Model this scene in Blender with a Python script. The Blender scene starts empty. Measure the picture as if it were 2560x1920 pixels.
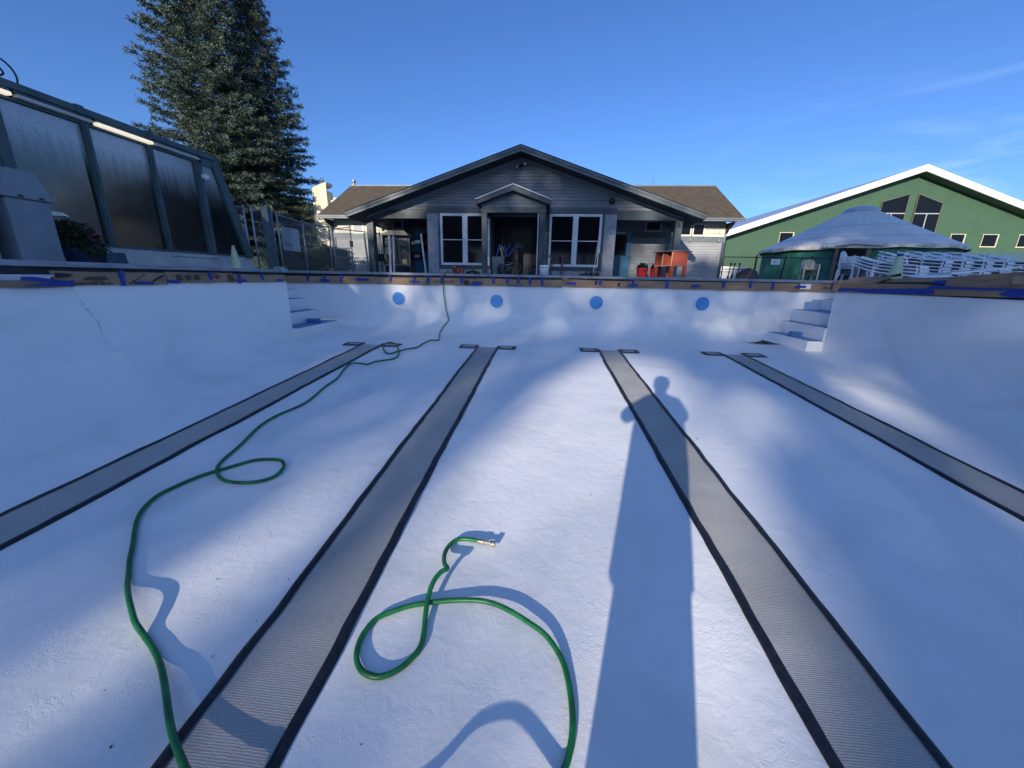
import bpy, math, random
import numpy as np
from mathutils import Vector, Matrix
R = math.radians
PI = math.pi
rng = random.Random(7)
nrg = np.random.RandomState(11)
scene = bpy.context.scene

# ---------------------------------------------------------------- camera
CAM = Vector((0, 0, -0.05))
F_PX = 955.0
yaw, pitch, roll = R(4.44017), R(15.42692), R(1.105809)
fw = Vector((-math.sin(yaw)*math.cos(pitch), math.cos(yaw)*math.cos(pitch), -math.sin(pitch)))
r0 = Vector((math.cos(yaw), math.sin(yaw), 0)); u0 = r0.cross(fw)
rt = r0*math.cos(roll) + u0*math.sin(roll); up = -r0*math.sin(roll) + u0*math.cos(roll)
cd = bpy.data.cameras.new('camera'); cam = bpy.data.objects.new('camera', cd)
scene.collection.objects.link(cam); scene.camera = cam
cam.matrix_world = Matrix(((rt.x, up.x, -fw.x, CAM.x), (rt.y, up.y, -fw.y, CAM.y), (rt.z, up.z, -fw.z, CAM.z), (0, 0, 0, 1)))
cd.sensor_fit = 'HORIZONTAL'; cd.sensor_width = 36.0; cd.lens = 36.0*F_PX/2560.0
cd.clip_start = 0.02; cd.clip_end = 2000

# ---------------------------------------------------------------- sky and sun
SUN = Vector((-0.2876, -0.9132, 0.2886)).normalized()      # direction towards the sun
w = bpy.data.worlds.new('World'); scene.world = w; w.use_nodes = True
nt = w.node_tree; N = nt.nodes; L = nt.links; N.clear()
out = N.new('ShaderNodeOutputWorld'); bg = N.new('ShaderNodeBackground'); sky = N.new('ShaderNodeTexSky')
sky.sky_type = 'NISHITA'; sky.sun_disc = False
sky.sun_elevation = math.asin(SUN.z); sky.sun_rotation = math.atan2(SUN.x, SUN.y)
sky.ozone_density = 3.2; sky.air_density = 1.0; sky.dust_density = 0.4; sky.altitude = 300
bg.inputs['Strength'].default_value = 0.15
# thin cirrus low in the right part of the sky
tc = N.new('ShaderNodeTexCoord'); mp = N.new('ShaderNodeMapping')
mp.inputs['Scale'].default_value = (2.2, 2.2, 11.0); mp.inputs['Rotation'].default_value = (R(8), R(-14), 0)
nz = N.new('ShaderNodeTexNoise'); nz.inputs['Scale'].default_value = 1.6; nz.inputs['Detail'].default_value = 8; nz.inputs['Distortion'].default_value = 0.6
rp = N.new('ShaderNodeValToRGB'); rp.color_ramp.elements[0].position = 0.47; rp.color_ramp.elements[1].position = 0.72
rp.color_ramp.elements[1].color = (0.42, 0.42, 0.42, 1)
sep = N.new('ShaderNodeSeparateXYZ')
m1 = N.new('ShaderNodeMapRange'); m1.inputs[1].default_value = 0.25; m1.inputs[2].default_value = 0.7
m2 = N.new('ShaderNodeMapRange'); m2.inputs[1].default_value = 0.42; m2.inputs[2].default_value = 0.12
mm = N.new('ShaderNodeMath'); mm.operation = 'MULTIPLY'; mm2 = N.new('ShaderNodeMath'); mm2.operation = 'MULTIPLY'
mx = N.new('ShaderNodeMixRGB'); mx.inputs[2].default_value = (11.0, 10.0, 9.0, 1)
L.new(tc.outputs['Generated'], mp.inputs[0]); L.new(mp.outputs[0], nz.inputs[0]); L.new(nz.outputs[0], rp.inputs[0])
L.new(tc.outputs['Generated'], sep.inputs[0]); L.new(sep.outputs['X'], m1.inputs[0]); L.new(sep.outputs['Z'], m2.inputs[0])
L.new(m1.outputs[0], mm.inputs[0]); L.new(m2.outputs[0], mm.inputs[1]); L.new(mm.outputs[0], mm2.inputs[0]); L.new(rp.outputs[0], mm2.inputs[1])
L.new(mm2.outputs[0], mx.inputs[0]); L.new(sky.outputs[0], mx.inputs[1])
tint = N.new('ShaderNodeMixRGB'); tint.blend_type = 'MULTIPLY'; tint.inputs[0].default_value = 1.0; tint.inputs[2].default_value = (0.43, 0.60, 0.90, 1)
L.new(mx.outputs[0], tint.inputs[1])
# added fill light: brighter sky over the unseen sunward half, behind the camera
v1 = N.new('ShaderNodeMapRange'); v1.inputs[1].default_value = -0.05; v1.inputs[2].default_value = -0.75; L.new(sep.outputs['Y'], v1.inputs[0])
v2 = N.new('ShaderNodeTexNoise'); v2.inputs['Scale'].default_value = 2.0; v2.inputs['Detail'].default_value = 5; L.new(tc.outputs['Generated'], v2.inputs[0])
v3 = N.new('ShaderNodeMath'); v3.operation = 'MULTIPLY'; L.new(v1.outputs[0], v3.inputs[0]); L.new(v2.outputs[0], v3.inputs[1])
sky_fill = N.new('ShaderNodeMixRGB'); sky_fill.inputs[2].default_value = (3.0, 4.5, 7.6, 1); L.new(v3.outputs[0], sky_fill.inputs[0]); L.new(tint.outputs[0], sky_fill.inputs[1])
L.new(sky_fill.outputs[0], bg.inputs['Color']); L.new(bg.outputs[0], out.inputs['Surface'])
sd = bpy.data.lights.new('sun', 'SUN'); sd.energy = 4.9; sd.angle = R(0.53); sd.color = (1.0, 0.90, 0.76)
so = bpy.data.objects.new('sun', sd); scene.collection.objects.link(so)
so.rotation_euler = SUN.to_track_quat('Z', 'Y').to_euler(); so.location = (-20, -60, 40)
vs = scene.view_settings; vs.view_transform = 'Standard'; vs.look = 'None'; vs.exposure = 0.42; vs.gamma = 1
try: vs.use_curve_mapping = False
except Exception: pass

# ---------------------------------------------------------------- helpers
def mat(name, col, rough=0.6, var=0.0, vscale=5.0, bump=0.0, bscale=30.0, metal=0.0, spec=0.5, col2=None, emit=None, estr=0.0, stretch=(1, 1, 1), detail=6, bdist=0.02, lo=0.35, hi=0.65):
    m = bpy.data.materials.new(name); m.use_nodes = True
    n = m.node_tree.nodes; l = m.node_tree.links; p = n['Principled BSDF']
    p.inputs['Base Color'].default_value = (*col, 1); p.inputs['Roughness'].default_value = rough
    p.inputs['Metallic'].default_value = metal; p.inputs['Specular IOR Level'].default_value = spec
    if emit: p.inputs['Emission Color'].default_value = (*emit, 1); p.inputs['Emission Strength'].default_value = estr
    if var or bump or col2:
        t = n.new('ShaderNodeTexCoord'); mpp = n.new('ShaderNodeMapping'); mpp.inputs['Scale'].default_value = stretch
        l.new(t.outputs['Object'], mpp.inputs[0])
    if var or col2:
        q = n.new('ShaderNodeTexNoise'); q.inputs['Scale'].default_value = vscale; q.inputs['Detail'].default_value = detail
        l.new(mpp.outputs[0], q.inputs[0])
        c2 = col2 if col2 else tuple(max(0, c*(1-var)) for c in col); c1 = col if col2 else tuple(min(1, c*(1+var*0.6)) for c in col)
        r_ = n.new('ShaderNodeValToRGB'); r_.color_ramp.elements[0].position = lo; r_.color_ramp.elements[1].position = hi
        r_.color_ramp.elements[0].color = (*c2, 1); r_.color_ramp.elements[1].color = (*c1, 1)
        l.new(q.outputs[0], r_.inputs[0]); l.new(r_.outputs[0], p.inputs['Base Color'])
    if bump:
        q2 = n.new('ShaderNodeTexNoise'); q2.inputs['Scale'].default_value = bscale; q2.inputs['Detail'].default_value = 5
        l.new(mpp.outputs[0], q2.inputs[0]); b = n.new('ShaderNodeBump'); b.inputs['Strength'].default_value = bump; b.inputs['Distance'].default_value = bdist
        l.new(q2.outputs[0], b.inputs['Height']); l.new(b.outputs[0], p.inputs['Normal'])
    return m

def props(o, label=None, cat=None, group=None, kind=None):
    if label: o['label'] = label
    if cat: o['category'] = cat
    if group: o['group'] = group
    if kind: o['kind'] = kind
    return o

def thing(name, label, cat, loc=(0, 0, 0), rz=0.0, group=None):
    o = bpy.data.objects.new(name, None); scene.collection.objects.link(o)
    o.location = loc; o.rotation_euler = (0, 0, rz); o.empty_display_size = 0.1
    return props(o, label, cat, group)

def rootloc(o):
    v = Vector((0, 0, 0))
    while o is not None: v += o.location; o = o.parent
    return v

def link(name, me, parent=None, mt=None, origin=None):
    o = bpy.data.objects.new(name, me); scene.collection.objects.link(o)
    if mt is not None: me.materials.append(mt)
    if parent is not None: o.parent = parent
    elif origin is not None: o.location = origin
    return o

class MB:
    """collects faces in world coordinates (or in the coordinates of a thing at the origin)"""
    def __init__(s): s.v = []; s.f = []
    def add(s, vs, fs):
        b = len(s.v); s.v += [tuple(v) for v in vs]; s.f += [tuple(i+b for i in f) for f in fs]; return s
    def quad(s, a, b, c, d): return s.add([a, b, c, d], [(0, 1, 2, 3)])
    def box(s, x0, x1, y0, y1, z0, z1):
        return s.add([(x0,y0,z0),(x1,y0,z0),(x1,y1,z0),(x0,y1,z0),(x0,y0,z1),(x1,y0,z1),(x1,y1,z1),(x0,y1,z1)],
                     [(0,3,2,1),(4,5,6,7),(0,1,5,4),(1,2,6,5),(2,3,7,6),(3,0,4,7)])
    def bar(s, a, b, w, h, upv=(0, 0, 1)):
        a = Vector(a); b = Vector(b); d = (b-a).normalized(); u = Vector(upv)
        sd_ = d.cross(u)
        if sd_.length < 1e-4: sd_ = d.cross(Vector((1, 0, 0)))
        sd_.normalize(); u = sd_.cross(d).normalized(); sd_ *= w/2; u *= h/2
        return s.add([a-sd_-u, a+sd_-u, a+sd_+u, a-sd_+u, b-sd_-u, b+sd_-u, b+sd_+u, b-sd_+u],
                     [(0,1,2,3),(7,6,5,4),(0,4,5,1),(1,5,6,2),(2,6,7,3),(3,7,4,0)])
    def prism(s, poly, d, axis='y', off=0.0):
        """poly: (a, b) pairs in the plane across axis, thickness from off to off+d"""
        n = len(poly)
        if axis == 'y': P0 = [(a, off, b) for a, b in poly]; P1 = [(a, off+d, b) for a, b in poly]
        elif axis == 'x': P0 = [(off, a, b) for a, b in poly]; P1 = [(off+d, a, b) for a, b in poly]
        else: P0 = [(a, b, off) for a, b in poly]; P1 = [(a, b, off+d) for a, b in poly]
        return s.add(P0+P1, [tuple(range(n)), tuple(range(2*n-1, n-1, -1))] + [(i, i+n, (i+1) % n+n, (i+1) % n) for i in range(n)])
    def tube(s, pts, r, n=8, cap=True, closed=False):
        pts = [Vector(p) for p in pts]; m = len(pts); rs = r if isinstance(r, (list, tuple)) else [r]*m
        rings = []; prev = None
        for i, p in enumerate(pts):
            if closed: d = pts[(i+1) % m]-pts[i-1]
            else: d = pts[min(i+1, m-1)]-pts[max(i-1, 0)]
            if d.length < 1e-9: d = Vector((0, 0, 1))
            d.normalize()
            if prev is None:
                a = Vector((0, 0, 1)) if abs(d.z) < 0.9 else Vector((1, 0, 0)); u = d.cross(a).normalized()
            else:
                u = prev - d*prev.dot(d)
                if u.length < 1e-6: u = d.orthogonal()
                u.normalize()
            prev = u; v = d.cross(u)
            rings.append([p + (u*math.cos(2*PI*k/n)+v*math.sin(2*PI*k/n))*rs[i] for k in range(n)])
        vs = [q for rg in rings for q in rg]; fs = []
        for i in range(m if closed else m-1):
            j = (i+1) % m
            for k in range(n): fs.append((i*n+k, i*n+(k+1) % n, j*n+(k+1) % n, j*n+k))
        if cap and not closed: fs += [tuple(range(n-1, -1, -1)), tuple((m-1)*n+k for k in range(n))]
        return s.add(vs, fs)
    def lathe(s, prof, c=(0, 0, 0), n=24, sx=1, sy=1):
        vs = []; fs = []; m = len(prof)
        for r_, z in prof:
            for k in range(n): a = 2*PI*k/n; vs.append((c[0]+r_*math.cos(a)*sx, c[1]+r_*math.sin(a)*sy, c[2]+z))
        for i in range(m-1):
            for k in range(n): fs.append((i*n+k, i*n+(k+1) % n, (i+1)*n+(k+1) % n, (i+1)*n+k))
        if prof[0][0] > 1e-4: fs.append(tuple(range(n-1, -1, -1)))
        if prof[-1][0] > 1e-4: fs.append(tuple((m-1)*n+k for k in range(n)))
        return s.add(vs, fs)
    def grid(s, P):
        a = len(P); b = len(P[0])
        return s.add([q for row in P for q in row], [(i*b+j, i*b+j+1, (i+1)*b+j+1, (i+1)*b+j) for i in range(a-1) for j in range(b-1)])
    def build(s, name, mt, parent=None, smooth=False, origin=None, bevel=0.0):
        off = rootloc(parent) if parent is not None else Vector(origin or (0, 0, 0))
        me = bpy.data.meshes.new(name)
        me.from_pydata([(v[0]-off.x, v[1]-off.y, v[2]-off.z) for v in s.v], [], s.f); me.update()
        if smooth: me.polygons.foreach_set('use_smooth', [True]*len(me.polygons))
        o = link(name, me, parent, mt, origin)
        if bevel:
            b = o.modifiers.new('bevel', 'BEVEL'); b.width = bevel; b.segments = 2; b.limit_method = 'ANGLE'
        return o

def npmesh(name, V, n_per, mt, parent=None, origin=(0, 0, 0)):
    """V: (k, n_per, 3) separate polygons, fast"""
    k = V.shape[0]; off = np.array(rootloc(parent) if parent is not None else Vector(origin))
    me = bpy.data.meshes.new(name); me.vertices.add(k*n_per); me.vertices.foreach_set('co', (V-off).astype(np.float32).ravel())
    me.loops.add(k*n_per); me.loops.foreach_set('vertex_index', np.arange(k*n_per, dtype=np.int32))
    me.polygons.add(k); me.polygons.foreach_set('loop_start', np.arange(0, k*n_per, n_per, dtype=np.int32))
    me.update(calc_edges=True); me.validate()
    return link(name, me, parent, mt, origin if parent is None else None)

def smooth_path(pts, sub=4):
    P = [Vector(p) for p in pts]; o = []
    for i in range(len(P)-1):
        p0 = P[max(i-1, 0)]; p1 = P[i]; p2 = P[i+1]; p3 = P[min(i+2, len(P)-1)]
        for k in range(sub):
            t = k/sub
            o.append(0.5*((2*p1)+(p2-p0)*t+(2*p0-5*p1+4*p2-p3)*t*t+(3*p1-p0-3*p2+p3)*t**3))
    o.append(P[-1]); return o

def copy_tree(o, parent=None, loc=None, rz=None, label=None, group=None):
    c = o.copy(); scene.collection.objects.link(c); c.parent = parent
    if loc is not None: c.location = loc
    if rz is not None: c.rotation_euler.z = rz
    if label: c['label'] = label
    if group: c['group'] = group
    for ch in [x for x in KIDS.get(o.name, [])]: copy_tree(ch, c)
    return c
KIDS = {}
def index_kids():
    KIDS.clear()
    for o in bpy.data.objects:
        if o.parent: KIDS.setdefault(o.parent.name, []).append(o)

def text(name, body, size, loc, rot, mt, parent, extrude=0.0005, align='CENTER'):
    c = bpy.data.curves.new(name, 'FONT'); c.body = body; c.size = size; c.extrude = extrude; c.align_x = align; c.align_y = 'CENTER'
    o = bpy.data.objects.new(name, c); scene.collection.objects.link(o); c.materials.append(mt)
    me = bpy.data.meshes.new_from_object(o); bpy.data.objects.remove(o); me.name = name
    o = bpy.data.objects.new(name, me); scene.collection.objects.link(o)
    o.parent = parent; o.location = Vector(loc)-rootloc(parent); o.rotation_euler = rot
    return o

# ---------------------------------------------------------------- materials
M = {}
def pool_paint():
    m = bpy.data.materials.new('pool_paint'); m.use_nodes = True
    n = m.node_tree.nodes; l = m.node_tree.links; p = n['Principled BSDF']
    t = n.new('ShaderNodeTexCoord')
    def nz(sc, det=4, dist=0):
        q = n.new('ShaderNodeTexNoise'); q.inputs['Scale'].default_value = sc; q.inputs['Detail'].default_value = det
        q.inputs['Distortion'].default_value = dist; l.new(t.outputs['Object'], q.inputs[0]); return q
    a = nz(0.9, 6); r_ = n.new('ShaderNodeValToRGB'); e = r_.color_ramp.elements
    e[0].position = 0.3; e[0].color = (0.78, 0.79, 0.80, 1); e[1].position = 0.7; e[1].color = (0.86, 0.86, 0.86, 1); l.new(a.outputs[0], r_.inputs[0])
    # faint scuffs and specks of dirt
    b = nz(14, 8, 1.5); r2 = n.new('ShaderNodeValToRGB'); r2.color_ramp.elements[0].position = 0.70; r2.color_ramp.elements[1].position = 0.80
    r2.color_ramp.elements[0].color = (0, 0, 0, 1); r2.color_ramp.elements[1].color = (0.35, 0.35, 0.35, 1); l.new(b.outputs[0], r2.inputs[0])
    mxx = n.new('ShaderNodeMixRGB'); mxx.inputs[2].default_value = (0.36, 0.38, 0.36, 1); l.new(r2.outputs[0], mxx.inputs[0]); l.new(r_.outputs[0], mxx.inputs[1])
    st = nz(0.55, 9, 2.0); r3 = n.new('ShaderNodeValToRGB'); r3.color_ramp.elements[0].position = 0.53; r3.color_ramp.elements[1].position = 0.68
    r3.color_ramp.elements[0].color = (0, 0, 0, 1); r3.color_ramp.elements[1].color = (0.27, 0.27, 0.27, 1); l.new(st.outputs[0], r3.inputs[0])
    m5 = n.new('ShaderNodeMixRGB'); m5.inputs[2].default_value = (0.50, 0.52, 0.50, 1); l.new(r3.outputs[0], m5.inputs[0]); l.new(mxx.outputs[0], m5.inputs[1])
    l.new(m5.outputs[0], p.inputs['Base Color'])
    p.inputs['Roughness'].default_value = 0.42; p.inputs['Specular IOR Level'].default_value = 0.4
    # relief: broad unevenness, trowel ridges, peeled flakes under the paint, fine grain
    h1 = nz(2.2, 3); h2 = nz(16, 4, 0.8); h3 = nz(95, 3)
    vo = n.new('ShaderNodeTexVoronoi'); vo.feature = 'DISTANCE_TO_EDGE'; vo.inputs['Scale'].default_value = 20
    wv = nz(9, 3, 0); ad = n.new('ShaderNodeMixRGB'); ad.blend_type = 'ADD'; ad.inputs[0].default_value = 0.5
    l.new(t.outputs['Object'], ad.inputs[1]); l.new(wv.outputs[1], ad.inputs[2]); l.new(ad.outputs[0], vo.inputs[0])
    vr = n.new('ShaderNodeMapRange'); vr.inputs[1].default_value = 0.0; vr.inputs[2].default_value = 0.09; l.new(vo.outputs[0], vr.inputs[0])
    msk = nz(5, 3); mr = n.new('ShaderNodeMapRange'); mr.inputs[1].default_value = 0.5; mr.inputs[2].default_value = 0.62; l.new(msk.outputs[0], mr.inputs[0])
    def sc_(o, k):
        q = n.new('ShaderNodeMath'); q.operation = 'MULTIPLY'; l.new(o, q.inputs[0])
        if isinstance(k, float): q.inputs[1].default_value = k
        else: l.new(k, q.inputs[1])
        return q.outputs[0]
    def add(x, y):
        q = n.new('ShaderNodeMath'); q.operation = 'ADD'; l.new(x, q.inputs[0]); l.new(y, q.inputs[1]); return q.outputs[0]
    h = add(add(sc_(h1.outputs[0], 4.0), sc_(h2.outputs[0], 0.9)), add(sc_(h3.outputs[0], 0.22), sc_(sc_(vr.outputs[0], mr.outputs[0]), 0.22)))
    bm = n.new('ShaderNodeBump'); bm.inputs['Strength'].default_value = 0.62; bm.inputs['Distance'].default_value = 0.0045
    l.new(h, bm.inputs['Height']); l.new(bm.outputs[0], p.inputs['Normal'])
    return m
M['paint'] = pool_paint()
M['discblue'] = mat('blue_paper', (0.07, 0.30, 0.66), 0.6, var=0.06, vscale=20)
M['step_blue'] = mat('step_blue', (0.13, 0.25, 0.50), 0.6, var=0.15, vscale=12)
M['tape'] = mat('blue_painters_tape', (0.008, 0.042, 0.30), 0.55, var=0.25, vscale=18, bump=0.3, bscale=60)
M['card'] = mat('brown_cardboard', (0.30, 0.195, 0.12), 0.85, var=0.18, vscale=4, bump=0.12, bscale=40, stretch=(1, 1, 3))
M['cardedge'] = mat('pale_cardboard', (0.38, 0.27, 0.17), 0.85, var=0.15, vscale=8)
M['ink'] = mat('dark_ink', (0.03, 0.025, 0.025), 0.8, var=0.2, vscale=30)
M['rail'] = mat('grey_coping', (0.26, 0.29, 0.34), 0.45, var=0.22, vscale=5, bump=0.15, bscale=12, stretch=(1, 1, 4))
M['gutter'] = mat('dark_gutter', (0.05, 0.06, 0.075), 0.7, var=0.3, vscale=6)
M['whitestrip'] = mat('worn_white_edge', (0.55, 0.57, 0.6), 0.6, var=0.25, vscale=7)
M['deck'] = mat('deck_concrete', (0.42, 0.41, 0.39), 0.85, var=0.18, vscale=1.2, bump=0.3, bscale=30)
M['ground'] = mat('ground', (0.10, 0.13, 0.06), 0.95, var=0.4, vscale=0.3, bump=0.4, bscale=3, bdist=0.1)
M['hose'] = mat('green_hose', (0.007, 0.15, 0.042), 0.42, var=0.4, vscale=14, bump=0.2, bscale=60, bdist=0.002)
M['brass'] = mat('brass', (0.55, 0.5, 0.38), 0.3, metal=1.0, var=0.2, vscale=60)
M['blacktape'] = mat('black_tape', (0.012, 0.014, 0.022), 0.5, var=0.35, vscale=14, bump=0.5, bscale=25)
M['wornblack'] = mat('worn_tape', (0.025, 0.028, 0.035), 0.6, var=0.2, vscale=14, bump=0.4, bscale=20, col2=(0.30, 0.31, 0.30), lo=0.34, hi=0.40)

# ---------------------------------------------------------------- the empty pool
from mathutils import noise as mnoise
FZ, FS = -1.58, 0.052
XL, XR, YF, YB = -4.8, 5.0, 8.5, -12.0
YLE, YRE = 7.0, 7.2                      # where the side walls stop and the step alcoves begin
ZT = -0.17
def sm(a, b, x): t = min(1, max(0, (x-a)/(b-a))); return t*t*(3-2*t)
def rise(d, r, k=0.72): return 0.0 if d >= r or r <= 1e-3 else k*(r-math.sqrt(max(0, r*r-(r-d)**2)))
def r_left(y): return 0.6*(1-sm(5.4, YLE-0.1, y))+0.0
def r_right(y): return 0.6*(1-sm(5.6, YRE-0.1, y))
def r_far(x): return 0.7-0.45*sm(2.6, 4.6, abs(x))
def zf(x, y):
    z = FZ+FS*y
    h = max(rise(x-XL, r_left(y)) if y < YLE else 0, rise(XR-x, r_right(y)) if y < YRE else 0, rise(YF-y, r_far(x), 0.5))
    return z+h+0.006*mnoise.noise(Vector((x*0.7, y*0.7, 0)))
def ticks(a, b, ra, rb, fine, coarse):
    o = [a]; x = a
    while x < b-1e-6:
        st = fine if (x < a+ra or x > b-rb) else coarse
        x = min(b, x+st); o.append(x)
    return o
xs = ticks(XL, XR, 0.65, 0.65, 0.03, 0.12); ys = ticks(YB, YF, 0.0, 1.6, 0.03, 0.12)
mb = MB(); mb.grid([[(x, y, zf(x, y)) for x in xs] for y in ys])
o = mb.build('pool_floor', M['paint'], smooth=True); props(o, kind='structure')
mb = MB()
def wallp(x, y, z, nx, ny):
    k = 0.008*mnoise.noise(Vector((x*0.6+3, y*0.6, z*0.9))); return (x+nx*k, y+ny*k, z)
yl = [y for y in ys if y < YLE]+[YLE]; yr = [y for y in ys if y < YRE]+[YRE]
def wz(z0, n=10): return [z0+(ZT-z0)*k/n for k in range(n+1)]
mb.grid([[wallp(XL, y, z, 1, 0) for z in wz(zf(XL, y))] for y in yl])
mb.grid([[wallp(XR, y, z, 1, 0) for z in wz(zf(XR, y))] for y in yr])
xw = [-6.2, -5.8, -5.4, -5.1]+xs+[5.2, 5.5, 5.8, 6.2]
mb.grid([[wallp(x, YF, z, 0, 1) for z in wz(zf(min(max(x, XL), XR), YF)-0.02)] for x in xw])
mb.grid([[(x, YB, z) for z in wz(-2.3)] for x in xs])
mb.quad((XL, YLE, -1.4), (XL, YLE, ZT), (-6.2, YLE, ZT), (-6.2, YLE, -1.4)); mb.quad((XR, YRE, -1.4), (XR, YRE, ZT), (6.2, YRE, ZT), (6.2, YRE, -1.4))
mb.quad((-6.2, YLE, -1.4), (-6.2, YF, -1.4), (-6.2, YF, ZT), (-6.2, YLE, ZT)); mb.quad((6.2, YRE, -1.4), (6.2, YF, -1.4), (6.2, YF, ZT), (6.2, YRE, ZT))
# top lip of the walls
mb.quad((XL, YB, ZT), (-5.0, YB, ZT), (-5.0, YLE, ZT), (XL, YLE, ZT)); mb.quad((XR, YB, ZT), (5.2, YB, ZT), (5.2, YRE, ZT), (XR, YRE, ZT))
mb.quad((-6.2, YF, ZT), (6.2, YF, ZT), (6.2, YF+0.2, ZT), (-6.2, YF+0.2, ZT))
o = mb.build('pool_wall', M['paint'], smooth=True); props(o, kind='structure')
md = o.modifiers.new('edges', 'EDGE_SPLIT'); md.split_angle = R(50)
mb = MB(); cr = smooth_path([(0, 3.62, -.20), (0, 3.70, -.42), (0, 3.78, -.60), (0, 3.80, -.78), (0, 3.88, -.90), (0, 3.93, -1.0), (0, 4.02, -1.06)], 8)
for k in range(len(cr)-1):
    p, q = cr[k], cr[k+1]; jt = lambda s: .016*mnoise.noise(Vector((s*3, s*11, 4))); w_ = .008+.014*abs(mnoise.noise(Vector((k*.5, 2, 2))))
    def P_(v, e): y_ = v.y+jt(v.z*5)+e; z_ = v.z; kx = 0.008*mnoise.noise(Vector((XL*.6+3, y_*.6, z_*.9))); return (XL+kx+.0035, y_, z_)
    if k % 9 != 4: mb.quad(P_(p, -w_), P_(p, w_), P_(q, w_), P_(q, -w_))
mb.build('wall_crack', mat('grey_stain', (.73, .75, .77), .8, var=.3, vscale=30), bpy.data.objects['pool_wall'])
# gutter recess behind the lip, below the coping
mb = MB()
mb.box(-5.02, -4.99, YB, YLE, ZT, -0.02); mb.box(5.19, 5.22, YB, YRE, ZT, -0.02); mb.box(-6.4, 6.4, YF+0.2, YF+0.23, ZT, -0.02)
mb.box(-6.4, -5.0, YLE-0.03, YLE-0.003, ZT, -0.02); mb.box(5.2, 6.4, YRE-0.03, YRE-0.003, ZT, -0.02)
mb.box(-6.42, -6.2, YLE, YF, ZT+0.002, -0.02); mb.box(6.2, 6.42, YRE, YF, ZT+0.002, -0.02)
props(mb.build('gutter', M['gutter']), kind='structure')
# steps in both alcoves (treads coloured blue)
def steps(sgn, fronts, zs, y0, y1):
    b = MB(); t = MB()
    for i, (fx, z) in enumerate(zip(fronts, zs)):
        nx = fronts[i+1] if i+1 < len(fronts) else 6.2
        ya = y0+0.001; P = []
        xa, xb = fx*sgn, 6.19*sgn
        lo, hi = min(xa, xb), max(xa, xb)
        b.box(lo, hi, ya, y1-0.001, -1.4 if i == 0 else zs[i-1], z)
        lo, hi = min(xa, nx*sgn), max(xa, nx*sgn)
        e = 0.012
        t.box(lo+(e if sgn > 0 else 0.004), hi-(0.004 if sgn > 0 else e), ya+0.004, y1-0.03, z+0.0005, z+0.004)
    o = b.build('pool_steps', M['paint'], bevel=0.018); props(o, kind='structure')
    t.build('step_tread', M['step_blue'], o)
steps(-1, [4.68, 5.12, 5.37, 5.56], [-1.05, -0.81, -0.565, -0.37], YLE, YF)
steps(1, [4.73, 4.98, 5.13, 5.66], [-1.03, -0.79, -0.55, -0.34], YRE, YF)
# deck round the hole and the ground to the horizon
mb = MB()
def rect(x0, x1, y0, y1, z): mb.quad((x0, y0, z), (x1, y0, z), (x1, y1, z), (x0, y1, z))
rect(-14, -5.0, -16, YLE-0.02, 0); rect(5.2, 18, -16, YRE-0.02, 0); rect(-5.0, 5.2, -16, YB, 0)
rect(-14, -6.4, YLE-0.02, 8.72, 0); rect(6.4, 18, YRE-0.02, 8.72, 0); rect(-14, 18, 8.72, 24, 0)
props(mb.build('pool_deck', M['deck']), kind='structure')
mb = MB()
rect(-900, -14, -900, 900, -0.03); rect(18, 900, -900, 900, -0.03); rect(-14, 18, 24, 900, -0.03); rect(-14, 18, -900, -16, -0.03)
props(mb.build('ground', M['ground']), kind='structure')
# coping rail round the pool
mb = MB(); a, b_ = -0.022, 0.034
mb.box(-5.02, -4.90, YB, YLE-0.02, a, b_)
mb.box(5.1, 5.22, YB, YRE-0.02, a, b_)
mb.box(-6.35, -4.90, YLE-0.02, YLE+0.1, a, b_-0.002); mb.box(5.1, 6.35, YRE-0.02, YRE+0.1, a, b_-0.002)
mb.box(-6.47, -6.35, YLE+0.0, 8.6, a, b_); mb.box(6.35, 6.47, YRE+0.0, 8.6, a, b_)
mb.box(-6.47, 6.47, 8.6, 8.74, a, b_)
o = mb.build('pool_coping', M['rail'], bevel=0.006); props(o, kind='structure')
mb = MB()                                    # bolted corner joint of the coping
mb.prism([(0, -0.02), (0.16, -0.02), (0.16, 0.045), (0.07, 0.085), (0.0, 0.06)], 0.16, 'x', -4.99)
for v in range(len(mb.v)): mb.v[v] = (mb.v[v][0], mb.v[v][1]+6.97, mb.v[v][2])
o = mb.build('coping_joint', mat('pale_green_joint', (0.20, 0.33, 0.33), 0.5, var=0.3, vscale=20), bevel=0.006, origin=(-4.9, 7.05, 0))
props(o, 'pale green folded joint piece on the left corner of the pool coping', 'joint')

# blue paper discs over the lane targets
for i, (x, z) in enumerate(((-3.235, -0.525), (-1.03, -0.535), (1.12, -0.512), (3.32, -0.485))):
    mb = MB(); mb.lathe([(0.0, 0.0), (0.136, 0.0), (0.138, 0.003), (0.0, 0.003)], n=40)
    v = [(p[0]+x, YF-0.018-p[2], p[1]+z) for p in mb.v]; mb.v = v
    o = mb.build('paper_disc', M['discblue'], origin=(x, YF-0.02, z))
    props(o, ['round blue disc on the far pool wall nearest the left steps', 'round blue disc on the far wall just right of where the hose hangs down',
              'round blue disc on the far wall above the lane strip the shadow falls on', 'round blue disc on the far pool wall nearest the right steps'][i], 'disc', 'blue discs on the far pool wall')

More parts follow.
